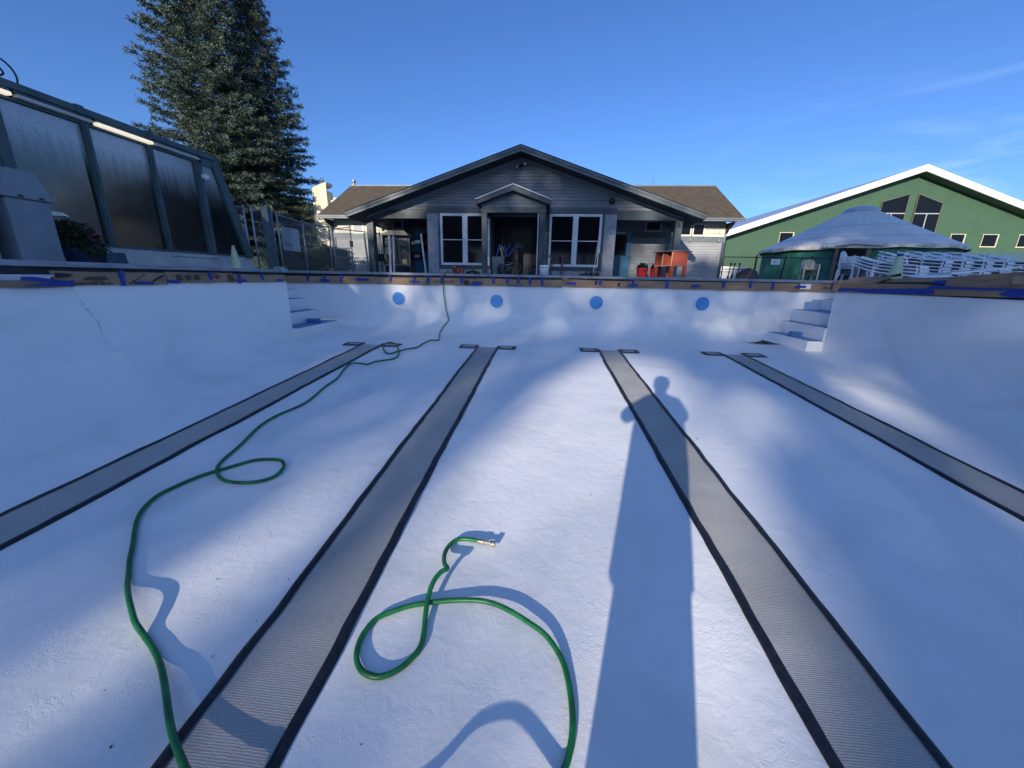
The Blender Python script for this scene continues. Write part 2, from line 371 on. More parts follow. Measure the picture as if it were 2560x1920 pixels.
# ---------------------------------------------------------------- covered lane lines
def cloth_mat():
    m = bpy.data.materials.new('woven_cover'); m.use_nodes = True
    n = m.node_tree.nodes; l = m.node_tree.links; p = n['Principled BSDF']; p.inputs['Roughness'].default_value = 0.8
    t = n.new('ShaderNodeTexCoord'); wv = n.new('ShaderNodeTexWave'); wv.bands_direction = 'Y'; wv.inputs['Scale'].default_value = 38; wv.inputs['Distortion'].default_value = 2.6
    wv.inputs['Detail'].default_value = 2; wv.inputs['Detail Scale'].default_value = 2
    q = n.new('ShaderNodeTexNoise'); q.inputs['Scale'].default_value = 180; q2 = n.new('ShaderNodeTexNoise'); q2.inputs['Scale'].default_value = 2.2
    l.new(t.outputs['Object'], wv.inputs[0]); l.new(t.outputs['Object'], q.inputs[0]); l.new(t.outputs['Object'], q2.inputs[0])
    a = n.new('ShaderNodeMixRGB'); a.inputs[1].default_value = (0.25, 0.255, 0.26, 1); a.inputs[2].default_value = (0.68, 0.66, 0.61, 1)
    mth = n.new('ShaderNodeMath'); mth.operation = 'ADD'; m3 = n.new('ShaderNodeMath'); m3.operation = 'MULTIPLY'; m3.inputs[1].default_value = 0.24
    m4 = n.new('ShaderNodeMath'); m4.operation = 'MULTIPLY'; m4.inputs[1].default_value = 0.85
    l.new(wv.outputs[1], m3.inputs[0]); l.new(q.outputs[0], m4.inputs[0]); l.new(m3.outputs[0], mth.inputs[0]); l.new(m4.outputs[0], mth.inputs[1])
    l.new(mth.outputs[0], a.inputs[0]); b = n.new('ShaderNodeMixRGB'); b.blend_type = 'MULTIPLY'; b.inputs[0].default_value = 0.4
    l.new(a.outputs[0], b.inputs[1]); l.new(q2.outputs[0], b.inputs[2]); l.new(b.outputs[0], p.inputs['Base Color'])
    bm = n.new('ShaderNodeBump'); bm.inputs['Strength'].default_value = 0.3; bm.inputs['Distance'].default_value = 0.002; l.new(wv.outputs[1], bm.inputs['Height']); l.new(bm.outputs[0], p.inputs['Normal'])
    return m
M['cloth'] = cloth_mat()
def lane(xc, seed, label, yT=6.63, worn=False):
    root = thing('lane_strip', label, 'floor strip', (xc, yT, FZ+FS*yT), group='taped cloth strips over the pool lane lines')
    def edge(side, y):      # wandering edge of the strip
        return xc+side*(0.185+0.012*mnoise.noise(Vector((y*1.3, seed+side*5, 0)))+0.006*mnoise.noise(Vector((y*5, seed+side*9, 2)))) + 0.014*mnoise.noise(Vector((y*0.5, seed, 7)))
    def zc(x, y, lift):
        wr = 0.006*max(0, mnoise.noise(Vector((seed, y*2.1, x*1.2)))) + 0.004*max(0, mnoise.noise(Vector((seed+4, y*7, x*2))))
        return FZ+FS*y+0.006*mnoise.noise(Vector((x*0.7, y*0.7, 0)))+lift+wr
    Y = [-3.0+k*0.04 for k in range(int((yT+3.0)/0.04)+1)]
    g = MB(); g.grid([[(edge(-1, y)*(1-t)+edge(1, y)*t, y, zc(xc+(t-.5)*.3, y, 0.005+0.003*math.sin(PI*t))) for t in [k/8 for k in range(9)]] for y in Y])
    f = g.build('fabric', M['cloth'], root, smooth=True)
    for sd_ in (-1, 1):
        g = MB(); rows = []
        for y in Y:
            e = edge(sd_, y); wI = 0.030+0.005*mnoise.noise(Vector((y*4, seed, sd_))); wO = 0.010+0.006*mnoise.noise(Vector((y*3, seed, sd_*3)))
            x0, x1 = e-sd_*wI, e+sd_*wO
            fl = 0.016*max(0, mnoise.noise(Vector((y*1.7, seed+sd_*11, 1))))
            rows.append([(x0, y, zc(x0, y, 0.012)), ((x0+x1)/2, y, zc(x0, y, 0.015+fl*.5)), (x1, y, zc(x1, y, 0.009+fl*0.7)), (x1+sd_*0.002, y, zc(x1, y, -0.004))])
        if sd_ < 0: rows = [r_[::-1] for r_ in rows]
        g.grid(rows); g.build('tape_edge', M['wornblack'] if worn else M['blacktape'], root, smooth=True)
    for sd_ in (-1, 1):                                   # the two arms of the T at the far end
        xa, xb = xc+sd_*0.20, xc+sd_*0.475; lo, hi = min(xa, xb), max(xa, xb); y0, y1 = yT-0.10, yT+0.11
        g = MB(); g.grid([[(lo+(hi-lo)*t, y0+(y1-y0)*s_, zc(lo+(hi-lo)*t, y0+(y1-y0)*s_, 0.006)) for t in [k/6 for k in range(7)]] for s_ in [0, .33, .66, 1]])
        c = g.build('cross_arm', M['cloth'], root)
        g = MB()
        for (a0, a1, c0, c1) in ((lo-0.02, hi+0.02, y0-0.03, y0+0.035), (lo-.01, hi+0.01, y1-0.015, y1+0.008), (xb-0.03, xb+0.03, y0+.035, y1-.016), (xa-0.035, xa+0.03, y0+.035, y1-.016)):
            a0 += rng.uniform(-.012, .012); a1 += rng.uniform(-.012, .012)
            q = [(a0, c0, zc(a0, c0, .010)), (a1, c0, zc(a1, c0, .010)), (a1+.004, c1, zc(a1, c1, .010)), (a0-.004, c1, zc(a0, c1, .010))]
            g.add(q+[(v[0], v[1], v[2]-.009) for v in q], [(0,1,2,3),(0,4,5,1),(1,5,6,2),(2,6,7,3),(3,7,4,0)])
        g.build('tape_border', M['wornblack'] if worn else M['blacktape'], c)
    return root
lane(-3.03, 3, 'cloth lane strip nearest the left pool wall, its far end under the hose loop', 6.56)
lane(-0.965, 17, 'cloth lane strip between the two looped stretches of green hose', 6.66)
lane(1.16, 29, 'brightly lit cloth lane strip crossed by the shadow of the photographer', 6.68)
lane(3.255, 41, 'shaded cloth lane strip nearest the right pool wall', 6.72)

# ---------------------------------------------------------------- green hose
HA = [(-2.155, 8.75, 0.068), (-2.195, 8.68, 0.05), (-2.203, 8.56, 0.003), (-2.199, 8.45, -0.171), (-2.19, 8.44, -0.439), (-2.153, 8.43, -0.71), (-2.087, 8.4, -0.983), (-2.102, 8.36, -1.063), (-2.156, 8.12, -1.159), (-2.115, 7.72, -1.224), (-1.96, 7.08, -1.197), (-2.103, 7.024, -1.2), (-2.154, 6.717, -1.216), (-2.17, 6.408, -1.232), (-2.3, 6.264, -1.239), (-2.381, 6.096, -1.248), (-2.448, 5.911, -1.258), (-2.579, 6.023, -1.252), (-2.734, 6.326, -1.236), (-2.811, 6.619, -1.221), (-2.77, 6.721, -1.215), (-2.615, 6.595, -1.222), (-2.407, 6.184, -1.243), (-2.289, 5.85, -1.261), (-2.27, 5.612, -1.273), (-2.383, 5.498, -1.279), (-2.49, 5.381, -1.285), (-2.518, 5.25, -1.292), (-2.642, 5.289, -1.29), (-2.756, 5.287, -1.29), (-2.779, 5.18, -1.296), (-2.73, 4.958, -1.307), (-2.642, 4.672, -1.322), (-2.597, 4.461, -1.333), (-2.577, 4.187, -1.347), (-2.501, 3.695, -1.373), (-2.572, 3.347, -1.391), (-2.563, 3.078, -1.405), (-2.462, 2.727, -1.423), (-2.415, 2.503, -1.435), (-2.36, 2.372, -1.442), (-2.244, 2.26, -1.447), (-2.12, 2.214, -1.45), (-1.973, 2.224, -1.449), (-1.874, 2.299, -1.445), (-1.883, 2.424, -1.439), (-1.954, 2.517, -1.434), (-2.043, 2.536, -1.433), (-2.173, 2.508, -1.435), (-2.274, 2.401, -1.44), (-2.382, 2.275, -1.447), (-2.446, 2.124, -1.455), (-2.461, 1.991, -1.461), (-2.381, 1.814, -1.471), (-2.165, 1.585, -1.496), (-2.083, 1.497, -1.499), (-1.996, 1.414, -1.497), (-1.925, 1.347, -1.493), (-1.826, 1.269, -1.471), (-1.75, 1.213, -1.467), (-1.673, 1.159, -1.484), (-1.604, 1.126, -1.508), (-1.519, 1.082, -1.516), (-1.433, 1.029, -1.508), (-1.354, 0.971, -1.498), (-1.266, 0.899, -1.494), (-1.206, 0.849, -1.493), (-1.128, 0.789, -1.487), (-1.012, 0.713, -1.478), (-0.946, 0.674, -1.474)]
HB = [(-0.304, 1.787, -1.453), (-0.374, 1.799, -1.455), (-0.433, 1.79, -1.459), (-0.464, 1.741, -1.463), (-0.468, 1.664, -1.456), (-0.444, 1.573, -1.431), (-0.417, 1.525, -1.416), (-0.442, 1.502, -1.419), (-0.462, 1.46, -1.427), (-0.472, 1.421, -1.447), (-0.472, 1.368, -1.469), (-0.464, 1.315, -1.486), (-0.451, 1.247, -1.504), (-0.446, 1.186, -1.514), (-0.463, 1.14, -1.515), (-0.492, 1.099, -1.511), (-0.53, 1.067, -1.509), (-0.574, 1.052, -1.508), (-0.631, 1.064, -1.506), (-0.673, 1.101, -1.504), (-0.696, 1.153, -1.504), (-0.702, 1.214, -1.506), (-0.678, 1.288, -1.509), (-0.616, 1.331, -1.494), (-0.547, 1.363, -1.489), (-0.464, 1.387, -1.487), (-0.376, 1.403, -1.483), (-0.257, 1.408, -1.474), (-0.175, 1.395, -1.471), (-0.093, 1.358, -1.467), (-0.014, 1.314, -1.471), (0.052, 1.274, -1.478), (0.097, 1.227, -1.487), (0.13, 1.175, -1.499), (0.148, 1.11, -1.511), (0.156, 1.034, -1.522), (0.156, 0.968, -1.527), (0.147, 0.912, -1.531), (0.127, 0.852, -1.533)]
HC = [(0.082, 0.778, -1.505), (0.038, 0.69, -1.474), (-0.077, 0.474, -1.392), (-0.221, 0.204, -1.29), (-0.328, 0.043, -1.228), (-0.394, -0.017, -1.208), (-0.454, -0.036, -1.209), (-0.488, -0.011, -1.231), (-0.512, 0.024, -1.264), (-0.51, 0.119, -1.318)]
def fix(p, lift=0.014): return (p[0], p[1], max(p[2], zf(min(max(p[0], XL), XR), p[1])+lift)) if p[1] < 8.44 else p
hp = [fix(p) for p in HA]
back = [(-.87, .56, -1.46), (-.95, .2, -1.50), (-1.15, -.3, -1.55), (-1.2, -.9, -1.60), (-.95, -1.3, -1.625), (-.6, -1.1, -1.61), (-.55, -.6, -1.585), (-.75, -.1, -1.56), (-.83, .14, -1.54), (-.73, .21, -1.46), (-.60, .17, -1.375)]
hb = [fix(p) for p in HB]
path = hp+back+[HC[i] for i in (9, 7, 6, 5, 4, 3, 2, 1, 0)]+hb[::-1]
clean = [path[0]]
for p in path[1:]:
    if (Vector(p)-Vector(clean[-1])).length > 0.025: clean.append(p)
endp = clean[-1]
lead = [(-2.9, 15.0, 0.02), (-2.6, 13.2, 0.016), (-2.3, 11.4, 0.016), (-2.15, 9.8, 0.016), (-2.12, 9.0, 0.03)]
root = thing('garden_hose', 'long green hose coming over the far wall and looping across the pool floor', 'hose', endp)
pts = smooth_path(lead+clean, 4)
MB().tube(pts, 0.0115, 10).build('hose_tube', M['hose'], root, smooth=True)
d = (pts[-1]-pts[-4]).normalized(); e = pts[-1]
g = MB(); g.tube([e-d*0.005, e+d*0.030], 0.0135, 14); g.tube([e+d*0.030, e+d*0.036, e+d*0.062], [0.010, 0.0085, 0.0085], 14)
g.tube([e+d*0.062, e+d*0.064, e+d*0.092, e+d*0.094], [0.010, 0.0155, 0.0155, 0.012], 10); g.tube([e+d*0.066, e+d*0.069], 0.018, 14); g.tube([e+d*0.084, e+d*0.087], 0.018, 14)
g.build('hose_coupling', M['brass'], root)

# ---------------------------------------------------------------- cardboard masking along the rim
def sheet(name, P, thick, nrm, mt, parent=None):
    """P rows of points; a slab of real thickness pushed along -nrm"""
    g = MB(); a = len(P); b = len(P[0]); g.grid(P)
    k = Vector(nrm)*thick; g.add([tuple(Vector(q)-k) for row in P for q in row], [tuple(reversed(f)) for f in [(i*b+j, i*b+j+1, (i+1)*b+j+1, (i+1)*b+j) for i in range(a-1) for j in range(b-1)]])
    n = a*b; fr = [(i, 0) for i in range(a)]+[(a-1, j) for j in range(1, b)]+[(i, b-1) for i in range(a-2, -1, -1)]+[(0, j) for j in range(b-2, 0, -1)]
    ix = [i*b+j for i, j in fr]
    for q in range(len(ix)): u, v = ix[q], ix[(q+1) % len(ix)]; g.f.append((u, u+n, v+n, v))
    return g.build(name, mt, parent)
def strip_card(x0, x1, z0, z1, label, far=True, seed=0, X=None, rz=0.012):
    """one length of cardboard standing on the pool edge; far wall runs along x, side wall along y"""
    n = max(3, int(abs(x1-x0)/0.08)); P = []
    for k in range(n+1):
        s_ = x0+(x1-x0)*k/n
        bt = z0+rz*mnoise.noise(Vector((s_*1.7, seed, 0)))+0.008*mnoise.noise(Vector((s_*6, seed, 3)))
        tp = z1+0.016*mnoise.noise(Vector((s_*1.1, seed+5, 0)))
        bow = 0.008*mnoise.noise(Vector((s_*1.4, seed, 8)))
        if far: P.append([(s_, YF-0.028+bow, bt), (s_, YF-0.02+bow, (bt+tp)/2), (s_, YF+0.01+bow, tp)])
        else: P.append([(X+0.028+bow, s_, bt), (X+0.02+bow, s_, (bt+tp)/2), (X-0.01+bow, s_, tp)])
    c = ((x0+x1)/2, YF, ZT) if far else (X, (x0+x1)/2, ZT)
    root = thing('cardboard_strip', label, 'cardboard', c, group='cardboard strips masking the pool edge')
    sheet('cardboard_sheet', P, 0.006, (0, -1, 0) if far else (1, 0, 0), M['card'], root)
    return root
def tape_far(par, x, z0, z1, wd=0.045, lean=0.0, y=YF-0.040):
    g = MB(); t = 0.0015
    tw = rng.uniform(-.006, .006)
    a = [(x-wd/2, z1), (x+wd/2, z1), (x+wd/2+lean, z0+tw), (x-wd/2+lean, z0-tw)]
    g.add([(p[0], y, p[1]) for p in a]+[(p[0], y+0.02, p[1]) for p in a], [(3,2,1,0),(4,5,6,7),(0,1,5,4),(1,2,6,5),(2,3,7,6),(3,0,4,7)])
    g.build('tape_piece', M['tape'], par)
def tape_side(par, yc, z0, z1, wd=0.045, lean=0.0, X=XL+0.034):
    g = MB(); a = [(yc-wd/2, z1), (yc+wd/2, z1), (yc+wd/2+lean, z0), (yc-wd/2+lean, z0)]
    g.add([(X, p[0], p[1]) for p in a]+[(X-0.02, p[0], p[1]) for p in a], [(0,1,2,3),(7,6,5,4),(4,5,1,0),(5,6,2,1),(6,7,3,2),(7,4,0,3)])
    g.build('tape_piece', M['tape'], par)
# far wall: (x0, x1, label, vertical tapes, crosses (x, width))
zB, zTp = -0.232, -0.045
def zoff(x): return 0.0032*x
FAR = [(-6.15, -5.00, 'cardboard strip on the far pool edge beside the left steps', [-5.30], []),
       (-4.99, -2.86, 'plain cardboard strip on the far edge above the leftmost blue disc', [-4.51, -3.40], [(-4.02, .28, -.127)]),
       (-2.85, -1.50, 'cardboard strip printed with a black number that the hose hangs over', [-2.54, -2.24, -1.79], []),
       (-1.49, 0.38, 'cardboard strip on the far edge with five close blue tape tabs', [-1.104, -.795, -.558, -.314, -.05], []),
       (0.39, 1.84, 'sunlit cardboard strip on the far edge with a small raised corner', [1.171], [(.55, .23, -.125)]),
       (1.85, 5.16, 'long cardboard strip on the far edge right of the middle', [2.543, 3.683, 4.218, 4.654], [(3.12, .17, -.128)]),
       (5.17, 6.15, 'cardboard strip with a white paper label above the right steps', [5.798], [])]
cards = []
for i, (x0, x1, lb, tv, th) in enumerate(FAR):
    zb, zt = -0.212+zoff((x0+x1)/2), -0.055+zoff((x0+x1)/2)*1.4
    r_ = strip_card(x0, x1, zb, zt, lb, True, i*3.3); cards.append(r_)
    for x in tv: tape_far(r_, x, zb+rng.uniform(.035, .06) if x != 2.543 else zb+.005, zt+0.03, rng.uniform(.04, .055), rng.uniform(-.01, .01))
    for x, wd, z in th: tape_far(r_, x, z-.022, z+.022, wd, rng.uniform(-.01, .01), y=YF-.042)
for i, x in ((0, -4.90), (1, -2.85), (4, 1.85)):   # crosses over the joints
    zz = -.147+zoff(x); tape_far(cards[i], x, zz-.05, zz+.10, .04, .0, YF-.042); tape_far(cards[i], x, zz-.025, zz+.022, .21, .0, YF-.045)
tape_far(cards[3], -1.46, -.165, -.125, .21, .01, YF-.044); tape_far(cards[3], -1.48, -.215, -.178, .2, -.02, YF-.043)
tape_far(cards[6], 5.18, -.125, -.082, .2, 0, YF-.048); tape_far(cards[3], -.63, -.205, -.19, .34, 0, YF-.042)
for p_, body, x, z, sz in ((cards[2], 'SKU:A', -2.30, -.142, .062), (cards[2], '501-009', -2.07, -.142, .062), (cards[6], 'SKU:A', 5.70, -.112, .062)):
    text('printed_text', body, sz, (x, YF-.0405, z), (PI/2, 0, 0), M['ink'], p_)
for p_, x, z, a in ((cards[4], 1.08, -.10, .3), (cards[4], 1.556, -.131, .45)):
    g = MB(); g.add([(x-.02, YF-.0415, z+.03), (x+.03, YF-.0415, z+.04), (x+.015, YF-.0415, z-.04), (x-.03, YF-.0415, z-.035), (x-.02, YF-.03, z+.03), (x+.03, YF-.03, z+.04), (x+.015, YF-.03, z-.04), (x-.03, YF-.03, z-.035)], [(3,2,1,0),(0,1,5,4),(1,2,6,5),(2,3,7,6),(3,0,4,7)]); g.build('printed_mark', M['ink'], p_)
for k in range(7):
    g = MB(); g.box(-1.75, -1.61+rng.uniform(-.03, 0), YF-.0405, YF-.03, -.10-k*.016, -.094-k*.016); g.build('printed_line', M['ink'], cards[2])
g = MB(); g.box(5.175, 5.375, YF-.044, YF-.03, -.145, -.045); g.build('paper_label', mat('white_label', (.75, .77, .8), .7), cards[6])
g = MB(); g.prism([(.36, -.06), (.50, -.055), (.47, .0), (.41, .012)], .006, 'y', YF-.035); g.build('raised_corner', M['card'], cards[4])
# left side wall
LEFT = [(3.49, 4.655, -.207, -.062, 'cardboard strip on the left pool edge with upside-down black lettering'), (4.66, 5.76, -.192, -.052, 'cardboard strip printed with small diagrams on the left pool edge'), (5.765, 6.97, -.192, -.065, 'plain cardboard strip on the left pool edge next to the corner')]
lc = []
for i, (a, b, zb, zt, lb) in enumerate(LEFT): lc.append(strip_card(a, b, zb, zt, lb, False, 20+i*4.1, XL))
tape_side(lc[0], 4.12, -.212, -.045, .045, -.012); tape_side(lc[0], 4.35, -.195, -.168, .22, 0, XL+.036); tape_side(lc[1], 4.73, -.185, -.148, .17, 0, XL+.038)
tape_side(lc[1], 5.315, -.15, -.035, .045, -.01); tape_side(lc[2], 5.85, -.205, -.055, .04, 0); tape_side(lc[2], 5.87, -.178, -.14, .2, 0, XL+.037)
tape_side(lc[2], 6.35, -.155, -.05, .04, .01); tape_side(lc[2], 6.79, -.175, -.138, .17, 0, XL+.037)
RX = (PI/2, PI, PI/2)       # upside-down lettering on a face looking to +x
def side_text(par, body, sz, y, z): text('printed_text', body, sz, (XL+.0355, y, z), (PI/2, PI, PI/2), M['ink'], par)
side_text(lc[0], 'LAMPE BALADEUSE', .046, 3.80, -.182); side_text(lc[0], 'WORK LIGHT', .020, 3.86, -.158)
for k in range(3):
    g = MB(); g.box(XL+.02, XL+.0352, 3.73+.02*k, 3.97-.01*k, -.145+.014*k, -.140+.014*k); g.build('printed_line', M['ink'], lc[0])
g = MB(); g.bar((XL+.03, 4.17, -.195), (XL+.03, 4.38, -.08), .012, .004); g.build('printed_line', M['ink'], lc[0])
g = MB(); g.prism([(4.44, -.185), (4.48, -.16), (4.63, -.085), (4.60, -.085), (4.47, -.150)], .012, 'x', XL+.0245); g.build('printed_mark', M['ink'], lc[0])
g = MB(); g.prism([(3.505, -.078), (3.505, -.125), (3.60, -.115), (3.655, -.088)], .012, 'x', XL+.0245); g.build('printed_mark', M['ink'], lc[0])
for k in range(9):
    y0 = 4.78+(k % 3)*.13; z0 = -.085-.018*(k//3)*1.6
    g = MB(); g.box(XL+.02, XL+.0352, y0, y0+.10-.01*(k % 2), z0, z0+.005); g.box(XL+.02, XL+.0352, y0, y0+.085, z0-.012, z0-.008); g.build('printed_line', M['ink'], lc[1])
for q in (((XL+.03, 5.16, -.075), (XL+.03, 5.45, -.125), .012, .004), ((XL+.03, 5.36, -.07), (XL+.03, 5.50, -.10), .012, .010), ((XL+.03, 5.40, -.12), (XL+.03, 5.43, -.12), .012, .02)): MB().bar(*q).build('printed_mark', M['ink'], lc[1])
for k in range(7): MB().box(XL+.02, XL+.0352, 5.62, 5.73, -.075-.016*k, -.069-.016*k).build('printed_line', M['ink'], lc[1])
# nearest end: a pale worn plate and a folded flap of cardboard with tape
g = MB(); g.box(XL-.10, XL+.015, YB, 3.50, -.118, -.098); g.box(XL-.005, XL+.012, YB, 3.47, -.150, -.118)
props(g.build('pool_edge_plate', M['whitestrip']), kind='structure')
r_ = thing('cardboard_flap', 'crumpled cardboard flap bound with blue tape at the near left pool edge', 'cardboard', (XL, 2.6, ZT))
sheet('cardboard_sheet', [[(XL+.04+.03*math.sin(y*2), y, -.215+.006*math.sin(y*9)), (XL+.06+.02*math.sin(y*5), y, -.18), (XL+.03, y, -.152+.01*math.sin(y*4))] for y in [1.2+k*.1 for k in range(25)]], .006, (1, 0, 0), M['card'], r_)
sheet('tape_piece', [[(XL+.082, y, -.150-.02*(y-3.15)/.45+.004*math.sin(y*20)), (XL+.086, y, -.118-.045*max(0, (y-3.3))/.3)] for y in [3.2+k*.05 for k in range(9)]], .002, (1, 0, 0), M['tape'], r_)
sheet('tape_piece', [[(XL+.085, y, -.202), (XL+.085, y, -.196+.05*(y-3.2)/.4)] for y in [3.2+k*.05 for k in range(9)]], .002, (1, 0, 0), M['tape'], r_)
# right side wall: a low strip bound with blue tape, flaps standing up behind it
def side_sheet(par, name, pts, X, mt, lean=0.0, thick=.005, dx=0.0):
    """pts: (y, z bottom, z top) rows on the right wall, facing -x; lean pushes the top outwards"""
    P = [[(X+dx+.006*mnoise.noise(Vector((y*3, z0, 1))), y, z0), (X+lean*.5+dx, y, (z0+z1)/2), (X+lean+dx, y, z1)] for y, z0, z1 in pts]
    return sheet(name, P, thick, (-1, 0, 0), mt, par)
r_ = thing('cardboard_strip', 'low cardboard strip under a wide band of blue tape along the right pool edge', 'cardboard', (XR, 5.6, ZT), group='cardboard strips masking the pool edge')
side_sheet(r_, 'cardboard_sheet', [(7.16, -.165, -.02), (6.9, -.162, -.02), (6.5, -.165, -.022), (6.1, -.16, -.02), (5.6, -.158, -.025), (5.1, -.152, -.05), (4.6, -.15, -.07), (4.0, -.15, -.07), (3.2, -.15, -.07), (1.5, -.15, -.07)], XR-.03, M['card'])
side_sheet(r_, 'tape_band', [(7.10, -.16, -.10), (6.95, -.155, -.10), (6.8, -.14, -.098), (6.65, -.152, -.10), (6.47, -.166, -.102), (6.2, -.158, -.093), (5.85, -.156, -.083), (5.55, -.152, -.072), (5.45, -.145, -.10)], XR-.037, M['tape'], 0, .002)
side_sheet(r_, 'tape_band', [(5.56, -.085, -.062), (5.50, -.082, -.038), (5.35, -.078, -.035), (5.2, -.077, -.048), (5.05, -.082, -.050), (4.9, -.078, -.053), (4.7, -.076, -.053), (4.6, -.08, -.052), (3.4, -.08, -.05), (2.4, -.08, -.05)], XR-.038, M['tape'], 0, .002)
side_sheet(r_, 'tape_band', [(4.72, -.118, -.105), (4.66, -.140, -.085), (4.58, -.150, -.075), (4.3, -.150, -.075), (3.9, -.150, -.075), (3.5, -.150, -.08)], XR-.0385, M['tape'], 0, .002)
g = MB(); g.prism([(7.11, -.165), (7.235, -.165), (7.235, .0), (7.20, .015), (7.11, 0)], .14, 'x', XR-.045); g.build('folded_end', M['card'], r_)
r_ = thing('cardboard_flap', 'cardboard flap lying tilted over the coping at the right corner', 'cardboard', (XR, 6.7, 0), group='cardboard flaps standing along the right pool edge')
side_sheet(r_, 'cardboard_sheet', [(7.18, -.025, .045), (7.05, -.022, .080), (6.8, -.025, .084), (6.5, -.03, .082), (6.42, -.028, .083), (6.3, .03, .083), (6.22, .06, .083)], XR-.01, M['card'], .16)
g = MB(); g.add([(XR+.1, 6.42, .085), (XR+.12, 6.17, .083), (XR+.14, 6.22, .13), (XR+.11, 6.42, .086), (XR+.13, 6.17, .084), (XR+.15, 6.22, .131)], [(0, 1, 2), (5, 4, 3), (0, 3, 4, 1), (1, 4, 5, 2), (2, 5, 3, 0)]); g.build('torn_corner', mat('dark_card_inside', (.03, .03, .035), .9), r_)
r_ = thing('cardboard_flap', 'narrow torn cardboard flap with a dark gap below and tape at its near end', 'cardboard', (XR, 5.9, 0), group='cardboard flaps standing along the right pool edge')
side_sheet(r_, 'cardboard_sheet', [(6.45, .0, .012), (6.3, .0, .04), (6.1, .005, .06), (5.8, .008, .062), (5.5, .01, .068), (5.3, .012, .078)], XR+.02, M['card'], .04)
side_sheet(r_, 'tape_band', [(5.56, -.005, .028), (5.45, -.012, .030), (5.36, -.02, .036)], XR+.008, M['tape'], .02, .002)
side_sheet(r_, 'tape_band', [(5.40, -.008, .030), (5.32, .01, .055), (5.24, .045, .082)], XR+.004, M['tape'], .03, .002)
r_ = thing('cardboard_flap', 'tall cardboard panel standing at the near right pool edge with a pencilled curve', 'cardboard', (XR, 4.5, 0), group='cardboard flaps standing along the right pool edge')
side_sheet(r_, 'cardboard_sheet', [(5.36, -.06, .04), (5.25, -.06, .078), (5.0, -.065, .094), (4.75, -.07, .107), (4.57, -.07, .116), (4.2, -.07, .13), (3.6, -.07, .145), (2.8, -.07, .15), (1.8, -.07, .15)], XR-.022, M['card'], .02)
arcp = [(XR-.019+.0, 5.02-.033*k, -.005+.055*math.sin(min(1.0, k/9)*1.7)) for k in range(11)]
g = MB(); g.tube([(p[0]-.004, p[1], p[2]) for p in arcp]+[(XR-.02, 4.665, .005), (XR-.023, 4.65, -.03)], .0014, 5); g.build('pencil_line', M['ink'], r_)
g = MB(); g.box(XR-.035, XR-.012, 4.50, 4.64, -.01, .075); g.build('glued_piece', M['cardedge'], r_)
g = MB(); g.box(XR+.06, XR+.11, 3.0, 6.3, -.02, .052); props(g.build('coping_trim', mat('blue_grey_trim', (.10, .14, .20), .5, var=.2, vscale=5)), kind='structure')

# small things lying in the pool
for (x, y, z, rz, lb) in ((-4.93, 7.92, -1.05+.004, .1, 'small blue block on the lowest left step'), (4.93, 7.85, -1.03+.004, -.25, 'small blue block on the lowest right step')):
    t_ = thing('blue_block', lb, 'block', (x, y, z), 0, 'blue blocks on the pool steps'); t_.rotation_euler.z = rz
    g = MB(); g.box(-.13, .13, -.06, .06, 0, .085); v = g.build('block_body', mat('blue_foam', (.03, .16, .42), .55, var=.1), None, bevel=.012); v.parent = t_
    g = MB(); g.box(-.05, .05, -.064, -.055, .03, .034); g.box(-.08, -.06, -.064, -.055, .05, .056); v = g.build('groove', M['ink'], None); v.parent = t_
# a heap of dead leaves by the right steps, specks of dirt over the floor
k = 260; C0 = np.array([4.30, 7.75, 0])
P = nrg.normal(0, 1, (k, 2))*np.array([.12, .05]); V = np.zeros((k, 4, 3))
for i in range(k):
    x, y = C0[0]+P[i, 0], C0[1]+P[i, 1]; z = zf(min(x, 4.95), y)+.006+.05*math.exp(-(P[i, 0]/.12)**2)*nrg.rand()
    a = nrg.rand()*6.28; l_ = .012+.03*nrg.rand(); w_ = .004+.012*nrg.rand(); d_ = np.array([math.cos(a), math.sin(a), nrg.uniform(-.4, .4)])*l_; e_ = np.array([-math.sin(a), math.cos(a), nrg.uniform(-.5, .5)])*w_
    c_ = np.array([x, y, z]); V[i] = [c_-d_, c_-e_, c_+d_, c_+e_]
o = npmesh('leaf_debris', V, 4, mat('dead_leaves', (.10, .065, .035), .9, var=.5, vscale=60), origin=(4.30, 7.75, -1.17)); props(o, 'small heap of dry brown leaves on the floor by the right steps', 'debris')
k = 460; V = np.zeros((k, 4, 3))
for i in range(k):
    x = nrg.uniform(-4.6, 4.8); y = -1+9.2*nrg.rand()**.8
    if i > 280: x = nrg.uniform(-3.2, 4.4); y = 7.5+.25*nrg.normal()*.6
    y = min(y, 8.3); a = nrg.rand()*6.28; l_ = (.002+.006*nrg.rand())*(2.2 if nrg.rand() < .06 else 1); w_ = l_*nrg.uniform(.2, .8)
    z = zf(x, y)+.004; c_ = np.array([x, y, z]); d_ = np.array([math.cos(a), math.sin(a), .2])*l_; e_ = np.array([-math.sin(a), math.cos(a), .2])*w_; V[i] = [c_-d_, c_-e_, c_+d_, c_+e_]
props(npmesh('dirt_specks', V, 4, mat('dirt', (.05, .045, .04), .9)), 'scattered dark specks of grit and leaf on the white pool floor', 'debris', kind='stuff')


